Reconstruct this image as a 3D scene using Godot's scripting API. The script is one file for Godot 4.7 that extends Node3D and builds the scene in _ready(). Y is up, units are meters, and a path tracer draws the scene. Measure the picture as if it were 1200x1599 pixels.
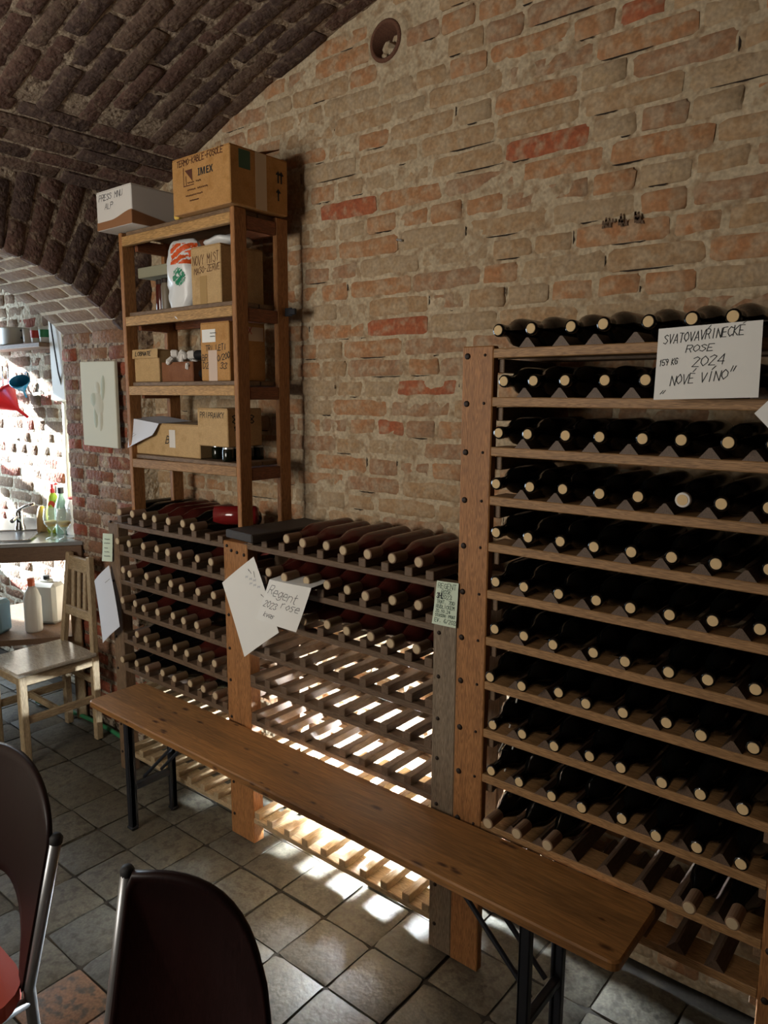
extends Node3D
# A brick vaulted wine cellar: x runs along the back wall (z = 0), the room is at z > 0, metres.

var rng := RandomNumberGenerator.new()
var names := {}
var M := {}

# ---------------------------------------------------------------- mesh helper
class MB:
	var st := SurfaceTool.new()
	var uv_on := false
	func _init(smooth := false):
		st.begin(Mesh.PRIMITIVE_TRIANGLES)
		st.set_smooth_group(0 if smooth else -1)
	func sm(on: bool):
		st.set_smooth_group(0 if on else -1)
	func v(p: Vector3, uv := Vector2.ZERO):
		if uv_on: st.set_uv(uv)
		st.add_vertex(p)
	func tri(a: Vector3, b: Vector3, c: Vector3):      # counter-clockwise from outside
		v(a); v(c); v(b)
	func quad(a: Vector3, b: Vector3, c: Vector3, d: Vector3):
		v(a); v(c); v(b); v(a); v(d); v(c)
	func quv(a, b, c, d, ua, ub, uc, ud):
		v(a, ua); v(c, uc); v(b, ub); v(a, ua); v(d, ud); v(c, uc)
	func qout(a: Vector3, b: Vector3, c: Vector3, d: Vector3, o: Vector3):
		if (b - a).cross(c - a).dot(o) >= 0: quad(a, b, c, d)
		else: quad(d, c, b, a)
	func box(c: Vector3, s: Vector3, b := 0.0, R := Basis.IDENTITY):
		var h := s * 0.5
		var P := func(ax: int, sg: Vector3) -> Vector3:
			var q := Vector3.ZERO
			for i in 3: q[i] = sg[i] * (h[i] - (0.0 if i == ax else b))
			return c + R * q
		for a in 3:
			var u := (a + 1) % 3
			var w := (a + 2) % 3
			for s1 in [-1.0, 1.0]:
				var pts := []
				for k in [[-1.0, -1.0], [1.0, -1.0], [1.0, 1.0], [-1.0, 1.0]]:
					var sg := Vector3.ZERO
					sg[a] = s1; sg[u] = k[0]; sg[w] = k[1]
					pts.append(P.call(a, sg))
				var o := Vector3.ZERO
				o[a] = s1
				qout(pts[0], pts[1], pts[2], pts[3], R * o)
			if b > 0.0:
				for s1 in [-1.0, 1.0]:
					for s2 in [-1.0, 1.0]:
						var lo := Vector3.ZERO
						lo[a] = -1.0; lo[u] = s1; lo[w] = s2
						var hi := lo
						hi[a] = 1.0
						var o := Vector3.ZERO
						o[u] = s1; o[w] = s2
						qout(P.call(u, lo), P.call(u, hi), P.call(w, hi), P.call(w, lo), R * o)
		if b > 0.0:
			for k in 8:
				var sg := Vector3(1.0 if k & 1 else -1.0, 1.0 if k & 2 else -1.0, 1.0 if k & 4 else -1.0)
				var p0: Vector3 = P.call(0, sg)
				var p1: Vector3 = P.call(1, sg)
				var p2: Vector3 = P.call(2, sg)
				if (p1 - p0).cross(p2 - p0).dot(R * sg) >= 0: tri(p0, p1, p2)
				else: tri(p0, p2, p1)
	func lathe(prof: Array, n: int, T := Transform3D.IDENTITY):   # prof: Vector2(r, y), outside to the right when going up
		for i in prof.size() - 1:
			var a: Vector2 = prof[i]
			var b: Vector2 = prof[i + 1]
			for k in n:
				var t0 := TAU * k / n
				var t1 := TAU * (k + 1) / n
				var p := T * Vector3(a.x * cos(t0), a.y, -a.x * sin(t0))
				var q := T * Vector3(a.x * cos(t1), a.y, -a.x * sin(t1))
				var r := T * Vector3(b.x * cos(t1), b.y, -b.x * sin(t1))
				var s := T * Vector3(b.x * cos(t0), b.y, -b.x * sin(t0))
				if a.x > 1e-6: tri(p, q, r)
				if b.x > 1e-6: tri(p, r, s)
	func tube(pts: Array, r: float, n: int):
		var rings := []
		var up := Vector3.UP
		for i in pts.size():
			var d: Vector3 = (pts[mini(i + 1, pts.size() - 1)] - pts[maxi(i - 1, 0)]).normalized()
			if absf(d.dot(up)) > 0.95: up = Vector3.RIGHT
			var x := d.cross(up).normalized()
			var y := x.cross(d)
			up = y
			var ring := []
			for k in n: ring.append(pts[i] + (x * cos(TAU * k / n) + y * sin(TAU * k / n)) * r)
			rings.append(ring)
		for i in pts.size() - 1:
			for k in n:
				var l := (k + 1) % n
				qout(rings[i][k], rings[i][l], rings[i + 1][l], rings[i + 1][k], (rings[i][k] + rings[i][l]) * 0.5 - pts[i])
		for e in [0, pts.size() - 1]:
			var o: Vector3 = pts[e] - pts[1 if e == 0 else e - 1]
			for k in n:
				var l := (k + 1) % n
				if (rings[e][k] - pts[e]).cross(rings[e][l] - pts[e]).dot(o) >= 0: tri(pts[e], rings[e][k], rings[e][l])
				else: tri(pts[e], rings[e][l], rings[e][k])
	func slab(poly: PackedVector2Array, d: float, T := Transform3D.IDENTITY):   # polygon in xy, extruded along z from -d/2 to d/2
		var n := poly.size()
		var f := func(p: Vector2, z: float) -> Vector3: return T * Vector3(p.x, p.y, z)
		var ix := Geometry2D.triangulate_polygon(poly)
		for s in [-1.0, 1.0]:
			var o: Vector3 = T.basis.z * s
			for i in range(0, ix.size(), 3):
				var a: Vector3 = f.call(poly[ix[i]], s * d * 0.5)
				var b: Vector3 = f.call(poly[ix[i + 1]], s * d * 0.5)
				var c: Vector3 = f.call(poly[ix[i + 2]], s * d * 0.5)
				if (b - a).cross(c - a).dot(o) >= 0: tri(a, b, c)
				else: tri(a, c, b)
		var ccw := not Geometry2D.is_polygon_clockwise(poly)
		for i in n:
			var p := poly[i]
			var q := poly[(i + 1) % n]
			var e := (q - p)
			var o2 := Vector2(e.y, -e.x) * (1.0 if ccw else -1.0)
			qout(f.call(p, -d * 0.5), f.call(q, -d * 0.5), f.call(q, d * 0.5), f.call(p, d * 0.5), T.basis * Vector3(o2.x, o2.y, 0))
	func done() -> ArrayMesh:
		st.generate_normals()
		return st.commit()

# ---------------------------------------------------------------- naming
func numbered(called: String, parent: Node) -> String:
	var key := "%d/%s" % [parent.get_instance_id(), called]
	var k: int = names.get(key, 0)
	names[key] = k + 1
	return called if k == 0 else "%s_%03d" % [called, k]

func put(called: String, mesh: Mesh, m: Material, parent: Node = self, T := Transform3D.IDENTITY) -> MeshInstance3D:
	var o := MeshInstance3D.new()
	o.name = numbered(called, parent)
	o.mesh = mesh
	o.material_override = m
	o.transform = T
	o.cast_shadow = GeometryInstance3D.SHADOW_CASTING_SETTING_ON
	parent.add_child(o, true)
	return o

func thing(called: String, label: String, category: String, at := Vector3.ZERO, turn := 0.0, group := "") -> Node3D:
	var o := Node3D.new()
	o.name = numbered(called, self)
	add_child(o, true)
	o.position = at
	o.rotation.y = turn
	return tag(o, label, category, group)

func tag(o: Node3D, label: String, category: String, group := "") -> Node3D:
	o.set_meta("label", label)
	o.set_meta("category", category)
	if group != "": o.set_meta("group", group)
	return o

func copy(src: Node3D, at: Vector3, label: String, group: String) -> Node3D:
	var o: Node3D = src.duplicate()
	o.name = numbered(String(src.get_meta("base")), self)
	add_child(o, true)
	o.position = at
	tag(o, label, src.get_meta("category"), group)
	return o

func struct(o: Node3D, label: String, category: String) -> Node3D:
	o.set_meta("kind", "structure")
	return tag(o, label, category)

func V(x: float, y: float, z: float) -> Vector3: return Vector3(x, y, z)
func at(x: float, y: float, z: float) -> Transform3D: return Transform3D(Basis.IDENTITY, Vector3(x, y, z))

# ---------------------------------------------------------------- materials
func noise(freq: float, seed_: int, oct := 4, kind := FastNoiseLite.TYPE_SIMPLEX_SMOOTH) -> PackedByteArray:
	var n := FastNoiseLite.new()
	n.noise_type = kind
	n.frequency = freq
	n.seed = seed_
	n.fractal_octaves = oct
	var im := n.get_seamless_image(512, 512)
	im.convert(Image.FORMAT_L8)
	return im.get_data()

func paint(a: Color, b: Color, over: Color, t0: float, t1: float, grit: float, nb: PackedByteArray, ns: PackedByteArray, nf: PackedByteArray) -> ImageTexture:
	var d := PackedByteArray()
	d.resize(512 * 512 * 3)
	for i in 512 * 512:
		var c := a.lerp(b, nb[i] / 255.0)
		c = c.lerp(over, clampf((ns[i] / 255.0 - t0) / (t1 - t0), 0.0, 1.0))
		var k := 255.0 * (1.0 + grit * (nf[i] / 255.0 - 0.5))
		d[i * 3] = int(minf(c.r * k, 255.0)); d[i * 3 + 1] = int(minf(c.g * k, 255.0)); d[i * 3 + 2] = int(minf(c.b * k, 255.0))
	var im := Image.create_from_data(512, 512, false, Image.FORMAT_RGB8, d)
	im.generate_mipmaps()
	return ImageTexture.create_from_image(im)

func world_mat(tex: Texture2D, scale: Vector3, tint := Color.WHITE, rough := 0.92, bump: Texture2D = null, bump_scale := 1.0) -> StandardMaterial3D:
	var m := StandardMaterial3D.new()
	m.albedo_texture = tex
	m.albedo_color = tint
	m.roughness = rough
	m.uv1_triplanar = true
	m.uv1_world_triplanar = true
	m.uv1_scale = scale
	if bump:
		m.normal_enabled = true
		m.normal_texture = bump
		m.normal_scale = bump_scale
	return m

func flat(c: Color, rough := 0.7, metal := 0.0) -> StandardMaterial3D:
	var m := StandardMaterial3D.new()
	m.albedo_color = c
	m.roughness = rough
	m.metallic = metal
	return m

func normal_of(bytes: PackedByteArray, strength: float) -> ImageTexture:
	var im := Image.create_from_data(512, 512, false, Image.FORMAT_L8, bytes)
	im.convert(Image.FORMAT_RGBA8)
	im.bump_map_to_normal_map(strength)
	return ImageTexture.create_from_image(im)

func c8(r: int, g: int, b: int) -> Color: return Color8(r, g, b)

func make_materials():
	var nb := noise(0.02, 11)
	var ns := noise(0.011, 23, 5)
	var nf := noise(0.11, 37, 3)
	var np := noise(0.03, 71, 5)
	var rough_n := normal_of(noise(0.05, 5, 5), 6.0)
	var mort := c8(172, 154, 128)
	var S := Vector3(1.1, 1.1, 1.1)
	M.wall = []
	for k in [[c8(148, 78, 52), c8(166, 100, 66), 0.55, 0.85], [c8(166, 112, 74), c8(158, 120, 84), 0.42, 0.75], [c8(166, 134, 98), c8(150, 120, 88), 0.4, 0.8], [c8(152, 128, 100), c8(170, 146, 112), 0.4, 0.8], [c8(140, 106, 82), c8(160, 120, 86), 0.45, 0.75]]:
		M.wall.append(world_mat(paint(k[0], k[1], mort.lerp(k[0], 0.25), k[2] - 0.08, k[3] - 0.08, 0.3, nb, np, nf), S, Color.WHITE, 0.95, rough_n, 0.35))
	M.mortar = world_mat(paint(c8(168, 151, 124), c8(188, 172, 146), c8(148, 124, 96), 0.5, 0.8, 0.25, ns, np, nf), S, Color.WHITE, 0.97, rough_n, 0.35)
	M.vault = []
	for k in [[c8(82, 60, 54), c8(100, 73, 62)], [c8(88, 69, 61), c8(70, 55, 52)], [c8(110, 90, 77), c8(84, 65, 57)]]:
		M.vault.append(world_mat(paint(k[0], k[1], c8(124, 108, 92), 0.55, 0.85, 0.4, nb, np, nf), S * 1.3, Color.WHITE, 0.95, rough_n, 0.6))
	M.vault_mortar = world_mat(paint(c8(128, 112, 98), c8(190, 176, 154), c8(92, 74, 62), 0.5, 0.75, 0.4, ns, np, nf), S * 1.6, Color.WHITE, 0.97, rough_n, 0.6)
	M.arch = []
	for k in [[c8(132, 110, 86), c8(116, 92, 72)], [c8(118, 90, 70), c8(134, 108, 84)]]:
		M.arch.append(world_mat(paint(k[0], k[1], c8(160, 144, 120), 0.6, 0.9, 0.35, nb, np, nf), S * 1.2, Color.WHITE, 0.95, rough_n, 0.5))
	M.arch_mortar = world_mat(paint(c8(190, 178, 156), c8(206, 196, 176), c8(150, 132, 108), 0.6, 0.95, 0.3, ns, nb, nf), S, Color.WHITE, 0.97, rough_n, 0.8)
	M.pier = []
	for k in [[c8(132, 78, 56), c8(110, 68, 52)], [c8(120, 92, 72), c8(136, 96, 72)], [c8(150, 74, 50), c8(128, 70, 52)]]:
		M.pier.append(world_mat(paint(k[0], k[1], c8(160, 142, 116), 0.58, 0.85, 0.4, nb, ns, nf), S * 1.2, Color.WHITE, 0.95, rough_n, 0.9))
	M.tile = []
	for k in [[c8(84, 81, 71), c8(102, 97, 85)], [c8(77, 76, 69), c8(95, 92, 82)], [c8(92, 86, 73), c8(78, 75, 66)], [c8(132, 94, 66), c8(112, 86, 64)]]:
		M.tile.append(world_mat(paint(k[0], k[1], c8(66, 62, 54), 0.5, 0.8, 0.35, nb, np, nf), S * 1.4, Color.WHITE, 0.6, rough_n, 0.14))
	M.grout = world_mat(paint(c8(58, 52, 44), c8(40, 36, 30), c8(70, 62, 50), 0.6, 0.9, 0.4, nb, ns, nf), S, Color.WHITE, 0.95)
	# wood grain: noise rings, stretched along one axis by the uv scale
	var d := PackedByteArray()
	d.resize(512 * 512 * 3)
	for i in 512 * 512:
		var r := 0.5 + 0.5 * sin(nb[i] * 0.16)
		var k := 0.70 + 0.22 * r + 0.16 * (nf[i] / 255.0 - 0.5) + 0.1 * (ns[i] / 255.0 - 0.5)
		d[i * 3] = int(clampf(255.0 * k, 0, 255)); d[i * 3 + 1] = int(clampf(250.0 * (k - 0.02 * (1.0 - r)), 0, 255)); d[i * 3 + 2] = int(clampf(244.0 * (k - 0.05 * (1.0 - r)), 0, 255))
	var gim := Image.create_from_data(512, 512, false, Image.FORMAT_RGB8, d)
	gim.generate_mipmaps()
	M.grain = ImageTexture.create_from_image(gim)
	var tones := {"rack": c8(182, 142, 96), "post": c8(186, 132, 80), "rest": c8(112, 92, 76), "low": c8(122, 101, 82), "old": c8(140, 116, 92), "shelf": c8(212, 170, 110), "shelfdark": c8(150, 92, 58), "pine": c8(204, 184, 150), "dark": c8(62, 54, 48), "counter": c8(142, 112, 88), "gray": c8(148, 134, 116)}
	for t in tones:
		for ax in 3:
			var sc := Vector3(5, 5, 5)
			sc[ax] = 0.35
			M[t + "xyz"[ax]] = world_mat(M.grain, sc, tones[t], 0.6)
	M.lacquer_sheen = world_mat(M.grain, Vector3(0.35, 5, 5), c8(226, 222, 212), 0.2)  # seat albedo paled to stand in for its daylight reflection
	M.paper = flat(c8(226, 226, 222), 0.9)
	M.paper_green = flat(c8(206, 220, 200), 0.9)
	M.paper_blue = flat(c8(214, 220, 232), 0.9)
	M.ink = flat(c8(30, 34, 36), 0.8)
	M.ink_gray = flat(c8(96, 96, 100), 0.8)
	M.ink_brown = flat(c8(84, 44, 24), 0.8)
	M.ink_red = flat(c8(170, 40, 34), 0.8)
	var card := func(r, g, b): return world_mat(paint(c8(r, g, b), c8(r - 12, g - 11, b - 10), c8(r - 20, g - 20, b - 20), 0.6, 0.95, 0.12, nb, ns, nf), Vector3(2, 2, 2), Color.WHITE, 0.85)
	M.card = card.call(184, 138, 82)
	M.card_pale = card.call(190, 158, 112)
	M.card_dark = card.call(132, 86, 56)
	M.card_white = flat(c8(214, 210, 204), 0.7)
	M.tape = flat(c8(168, 138, 92), 0.25)
	M.tape_pale = flat(c8(196, 176, 150), 0.3)
	M.brown_print = flat(c8(142, 98, 64), 0.7)
	M.glass_dark = flat(Color(0.035, 0.037, 0.034), 0.16)
	M.glass_green = flat(Color(0.05, 0.07, 0.035), 0.14)
	M.glass_rose = flat(c8(74, 30, 24), 0.14)
	M.glass_red = flat(c8(110, 26, 26), 0.12)
	M.glass_rim = flat(c8(46, 50, 44), 0.15)
	M.cork = flat(c8(214, 186, 140), 0.85)
	M.capsule = [flat(c8(126, 98, 74), 0.7), flat(c8(112, 88, 68), 0.7), flat(c8(132, 104, 84), 0.7), flat(c8(108, 86, 60), 0.7)]
	M.capsule_top = flat(c8(186, 166, 134), 0.8)
	M.iron = flat(c8(34, 36, 42), 0.55, 0.3)
	M.bolt = flat(c8(44, 32, 24), 0.6, 0.4)
	M.steel = flat(c8(196, 200, 202), 0.28, 0.9)
	M.chrome = flat(c8(205, 208, 212), 0.12, 1.0)
	M.tube = flat(c8(150, 152, 154), 0.38, 0.75)
	M.black = flat(c8(22, 22, 24), 0.5)
	M.black_rubber = flat(c8(18, 18, 20), 0.7)
	M.white_plastic = flat(c8(206, 204, 196), 0.45)
	M.clear = StandardMaterial3D.new()
	M.clear.albedo_color = Color(0.9, 0.95, 0.93, 0.22)
	M.clear.transparency = BaseMaterial3D.TRANSPARENCY_ALPHA
	M.clear.roughness = 0.06
	M.pane = StandardMaterial3D.new()
	M.pane.albedo_color = Color(1, 1, 1, 0.06)
	M.pane.transparency = BaseMaterial3D.TRANSPARENCY_ALPHA
	M.pane.roughness = 0.02
	M.plaster = world_mat(paint(c8(120, 98, 78), c8(142, 118, 94), c8(104, 82, 66), 0.5, 0.9, 0.3, nb, ns, nf), S, Color.WHITE, 0.95, rough_n, 0.8)
	# dark veneer of the bistro chairs (grain along y)
	M.veneer = world_mat(M.grain, Vector3(7, 0.4, 7), c8(40, 24, 25), 0.42)
	M.veneer.metallic_specular = 0.3

# ---------------------------------------------------------------- handwriting as thin strokes
const GLYPH := {"A": "00 26 40|12 32", "B": "00 06 35 33 03|33 41 30 00", "C": "45 26 04 02 20 41", "D": "00 06 26 44 42 20 00", "E": "46 06 00 40|03 33", "F": "46 06 00|03 33", "G": "45 26 04 02 20 41 43 23", "H": "00 06|40 46|03 43", "I": "20 26",
	"K": "00 06|46 03 40", "L": "06 00 40", "M": "00 06 23 46 40", "N": "00 06 40 46", "O": "20 02 04 26 44 42 20", "P": "00 06 36 45 33 03", "R": "00 06 36 45 33 03|23 40", "S": "45 26 05 14 33 42 20 01", "T": "06 46|26 20", "U": "06 01 20 41 46", "V": "06 20 46",
	"W": "06 10 24 30 46", "X": "00 46|06 40", "Y": "06 23 46|23 20", "Z": "06 46 00 40", "0": "20 02 04 26 44 42 20", "1": "14 26 20", "2": "05 26 45 00 40", "3": "05 26 45 23 41 20 01", "4": "30 36 02 42", "5": "46 06 03 33 41 20 01", "6": "45 26 02 20 41 33 03",
	"7": "06 46 10", "8": "23 05 26 45 23 01 20 41 23", "9": "43 23 05 26 45 30", "a": "44 14 02 10 42|44 40", "e": "02 42 34 14 02 10 40", "g": "43 24 02 20 42 44 4m 2n 0m", "n": "00 04|03 24 43 40", "o": "20 02 24 42 20", "r": "00 04|03 24 34", "s": "44 14 03 32 20 00",
	"t": "16 11 20 30|04 34", "k": "00 06|34 02 30", "v": "04 20 44", "-": "13 33", ".": "20 21", "/": "00 46", "~": "03 14 32 43", "`": "17 28 39", "´": "27 49", "„": "0m 21|2m 41", "“": "14 27|34 47", "^": "20 26|13 26 33"}

func ink(parent: Node, called: String, lines: Array, map: Callable, w: float, m: Material, seed_ := 1) -> MeshInstance3D:
	# lines: [text, x, y, letter height, letter pitch (in heights), slant, rise per metre]; map(x, y) -> point on the surface
	var b := MB.new()
	var r := RandomNumberGenerator.new()
	r.seed = seed_
	for L in lines:
		var h: float = L[3]
		var pen: float = L[1]
		var pitch: float = L[4] * h if L.size() > 4 else 0.8 * h
		var slant: float = L[5] if L.size() > 5 else 0.15
		var rise: float = L[6] if L.size() > 6 else 0.0
		for ch in String(L[0]):
			if not GLYPH.has(ch):
				pen += pitch
				continue
			var over: bool = ch in "`´"
			if over: pen -= pitch
			var jy := r.randf_range(-0.06, 0.06) * h
			for s in String(GLYPH[ch]).split("|"):
				var prev := Vector2.INF
				for t in s.split(" "):
					var cx := "mn".find(t[0])
					var cy := "mn".find(t[1])
					var q := Vector2(float(t[0]) if cx < 0 else -1.0 - cx, float(t[1]) if cy < 0 else -1.0 - cy) / 6.0
					q += Vector2(r.randf_range(-0.03, 0.03), r.randf_range(-0.03, 0.03))
					var p := Vector2(pen + (q.x * 0.95 + q.y * slant) * h * pitch / (0.8 * h), L[2] + q.y * h + jy + rise * (pen - L[1]))
					if prev != Vector2.INF:
						var dd := (p - prev).normalized()
						var n := Vector2(-dd.y, dd.x) * w * 0.5
						var e := dd * w * 0.4
						b.quad(map.call(prev.x - e.x - n.x, prev.y - e.y - n.y), map.call(p.x + e.x - n.x, p.y + e.y - n.y), map.call(p.x + e.x + n.x, p.y + e.y + n.y), map.call(prev.x - e.x + n.x, prev.y - e.y + n.y))
					prev = p
			pen += pitch
	return put(called, b.done(), m, parent)

func plane_map(o: Vector3, right: Vector3, up: Vector3, lift := 0.0006) -> Callable:
	var n := right.cross(up).normalized() * lift
	return func(x: float, y: float) -> Vector3: return o + right * x + up * y + n

# a sheet of paper between four corners (top left, top right, bottom right, bottom left), bowed by bow metres, its top strip folded back
func sheet(label: String, c: Array, m: Material, bow: float, fold := 0.0, called := "paper_note") -> Array:
	var mid: Vector3 = (c[0] + c[1] + c[2] + c[3]) * 0.25
	var t := thing(called, label, "paper note", mid)
	var n: Vector3 = ((c[1] - c[3]) as Vector3).cross(c[0] - c[2]).normalized()
	if n.z < 0: n = -n
	var f := func(u: float, v: float) -> Vector3:
		var p: Vector3 = (c[0] as Vector3).lerp(c[1], u).lerp((c[3] as Vector3).lerp(c[2], u), v)
		return p - mid + n * (bow * (4.0 * u * (1.0 - u) * 0.5 + v * v * 0.8))
	var b := MB.new(true)
	var N := 8
	for side in [0, 1]:
		var off := n * (0.0002 if side == 0 else -0.0002)
		for i in N:
			for j in N:
				var p = [f.call(float(i) / N, float(j) / N) + off, f.call((i + 1.0) / N, float(j) / N) + off, f.call((i + 1.0) / N, (j + 1.0) / N) + off, f.call(float(i) / N, (j + 1.0) / N) + off]
				if side == 0: b.quad(p[3], p[2], p[1], p[0])
				else: b.quad(p[0], p[1], p[2], p[3])
	if fold > 0.0:
		for i in N:
			var a: Vector3 = f.call(float(i) / N, 0.0)
			var d: Vector3 = f.call((i + 1.0) / N, 0.0)
			var k := V(0, 0.006, -fold)
			b.quad(a, d, d + k, a + k)
			b.quad(a + k - V(0, 0.0004, 0), d + k - V(0, 0.0004, 0), d - V(0, 0.0004, 0), a - V(0, 0.0004, 0))
	put("sheet", b.done(), m, t)
	var wd: float = (c[1] - c[0]).length()
	var ht: float = (c[3] - c[0]).length()
	var mp := func(x: float, y: float) -> Vector3: return f.call(clampf(x / wd, 0, 1), clampf(1.0 - y / ht, 0, 1)) + n * 0.0008
	return [t, mp, wd, ht]

# ---------------------------------------------------------------- bricks
func brick_mesh(l: float, h: float, d: float, sd: int, wear := 1.0) -> ArrayMesh:
	# lies in xy, its worn face towards +z at z = 0, back at z = -d
	var r := RandomNumberGenerator.new()
	r.seed = sd
	var us := [0.0, 0.06, 0.5, 0.94, 1.0]
	var vs := [0.0, 0.16, 0.84, 1.0]
	var g := []
	for j in 4:
		var row := []
		for i in 5:
			var edge := i == 0 or i == 4 or j == 0 or j == 3
			var corner := (i == 0 or i == 4) and (j == 0 or j == 3)
			var p := Vector3((us[i] - 0.5) * l, (vs[j] - 0.5) * h, 0)
			p.z = r.randf_range(-0.0016, 0.0016) * wear - (0.006 * wear if edge else 0.0) - (0.003 * wear if corner else 0.0)
			var k := 0.0035 * wear
			p.x += r.randf_range(-k, k) - (signf(p.x) * 0.004 * wear if corner else 0.0)
			p.y += r.randf_range(-k, k) * 0.7 - (signf(p.y) * 0.003 * wear if corner else 0.0)
			row.append(p)
		g.append(row)
	var b := MB.new(true)
	for j in 3:
		for i in 4: b.quad(g[j][i], g[j][i + 1], g[j + 1][i + 1], g[j + 1][i])
	var rim := []
	for i in 5: rim.append(g[0][i])
	for j in [1, 2]: rim.append(g[j][4])
	for i in 5: rim.append(g[3][4 - i])
	for j in [2, 1]: rim.append(g[j][0])
	b.sm(false)
	for k in rim.size():
		var p: Vector3 = rim[k]
		var q: Vector3 = rim[(k + 1) % rim.size()]
		b.quad(q, p, Vector3(p.x, p.y, -d), Vector3(q.x, q.y, -d))
	return b.done()

var bricks := {}
func brick_variant(l: float, h: float, d := 0.03, wear := 1.0) -> ArrayMesh:
	var key := "%.3f %.3f %.3f %.1f %d" % [l, h, d, wear, rng.randi() % 6]
	if not bricks.has(key): bricks[key] = brick_mesh(l, h, d, key.hash(), wear)
	return bricks[key]

# list: [mesh, transform, material, weight]; the 300 of least weight become parts, the others one stuff part per material
func lay(parent: Node3D, called: String, list: Array):
	list.sort_custom(func(a, b): return a[3] < b[3])
	var rest := {}
	for i in list.size():
		var e = list[i]
		if i < 298: put(called, e[0], e[2], parent, e[1])
		else:
			if not rest.has(e[2]):
				rest[e[2]] = SurfaceTool.new()
			rest[e[2]].append_from(e[0], 0, e[1])
	if rest.is_empty(): return
	var am := ArrayMesh.new()
	for m in rest:
		rest[m].commit(am)
		am.surface_set_material(am.get_surface_count() - 1, m)
	var o := MeshInstance3D.new()
	o.name = "further_" + called + "s"
	o.mesh = am
	o.set_meta("kind", "stuff")
	parent.add_child(o, true)

const EYE := Vector3(0, 1.7, 2.05)
func seen(p: Vector3) -> float:     # distance, plus a penalty for what the photograph does not show
	var f := Vector3(-0.6256, -0.1564, -0.7643)
	var d := p - EYE
	var z := d.dot(f)
	if z < 0.1: return 100.0 + d.length()
	var r := Vector3(0.7738, 0, -0.6334)
	var u := r.cross(f)
	if absf(d.dot(r) / z) > 0.56 or absf(d.dot(u) / z) > 0.73: return 50.0 + d.length()
	return d.length()

func rough_plane(b: MB, o: Vector3, du: Vector3, dv: Vector3, nu: int, nv: int, n: Vector3, amp: float, nz: FastNoiseLite):
	var f := func(i: int, j: int) -> Vector3:
		var p := o + du * (float(i) / nu) + dv * (float(j) / nv)
		return p + n * amp * nz.get_noise_3dv(p * 100.0)
	for i in nu:
		for j in nv:
			var mid: Vector3 = (f.call(i, j) + f.call(i + 1, j + 1)) * 0.5
			if absf(mid.z) < 0.02 and Vector2(mid.x + 1.673, mid.y - 2.848).length() < 0.074: continue
			b.qout(f.call(i, j), f.call(i + 1, j), f.call(i + 1, j + 1), f.call(i, j + 1), n)

# ---------------------------------------------------------------- the shell
func vy(x: float) -> float: return -4.83 + sqrt(64.0 - x * x)
const AZ := 0.903      # centre and radius of the side arch (z, y)
const AY := 1.188
const AR := 1.09

func wall_bricks(parent: Node3D, mats: Array, x0: float, x1: float, y0: float, y1: float, z: float, H: float, keep: Callable, odds: Array):
	var list := []
	var row := 0
	var y := y0
	while y < y1:
		var x := x0 - rng.randf() * 0.2
		var header := row % 2 == 0
		while x < x1:
			var head := header
			if rng.randf() < 0.28: head = not head
			var l: float = (0.125 if head else 0.262) * rng.randf_range(0.97, 1.03)
			l = snappedf(l, 0.01)
			var p := V(x + l * 0.5, y + H * 0.5 + rng.randf_range(-0.003, 0.003), z + rng.randf_range(0.0015, 0.009))
			var kind: int = odds[rng.randi() % odds.size()]
			if p.x > x0 and p.x < x1:
				var k = keep.call(p, l)
				if k >= 0.0:
					var B := Basis(Vector3.BACK, rng.randf_range(-0.012, 0.012)) * Basis(Vector3.RIGHT, rng.randf_range(-0.03, 0.03)) * Basis(Vector3.UP, rng.randf_range(-0.012, 0.012))
					list.append([brick_variant(l, H - 0.0115), Transform3D(B, p), mats[kind], k])
			x += l + 0.013
		y += H
		row += 1
	# flat dark strips under and beside some bricks, painted shade of the joint gaps
	var shade_strips := MB.new()
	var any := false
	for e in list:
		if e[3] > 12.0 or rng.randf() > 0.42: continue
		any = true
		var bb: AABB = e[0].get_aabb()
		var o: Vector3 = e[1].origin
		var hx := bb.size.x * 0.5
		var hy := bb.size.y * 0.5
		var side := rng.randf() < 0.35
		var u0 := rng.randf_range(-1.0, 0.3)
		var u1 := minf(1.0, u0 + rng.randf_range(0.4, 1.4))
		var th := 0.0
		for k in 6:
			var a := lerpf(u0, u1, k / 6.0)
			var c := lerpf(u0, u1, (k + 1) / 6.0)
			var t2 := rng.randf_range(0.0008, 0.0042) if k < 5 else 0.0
			if side: shade_strips.qout(o + V(hx - 0.001, a * hy, 0.0), o + V(hx - 0.001, c * hy, 0.0), o + V(hx + t2, c * hy, 0.0), o + V(hx + th, a * hy, 0.0), Vector3.BACK)
			else: shade_strips.qout(o + V(a * hx, -hy + 0.001, 0.0), o + V(c * hx, -hy + 0.001, 0.0), o + V(c * hx, -hy - t2, 0.0), o + V(a * hx, -hy - th, 0.0), Vector3.BACK)
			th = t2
	if any: put("joint_shade", shade_strips.done(), flat(c8(44, 34, 26), 0.95), parent, at(0, 0, -0.0022)).set_meta("kind", "stuff")  # flat dark colour stands in for shade in the gaps
	lay(parent, "brick", list)

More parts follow.
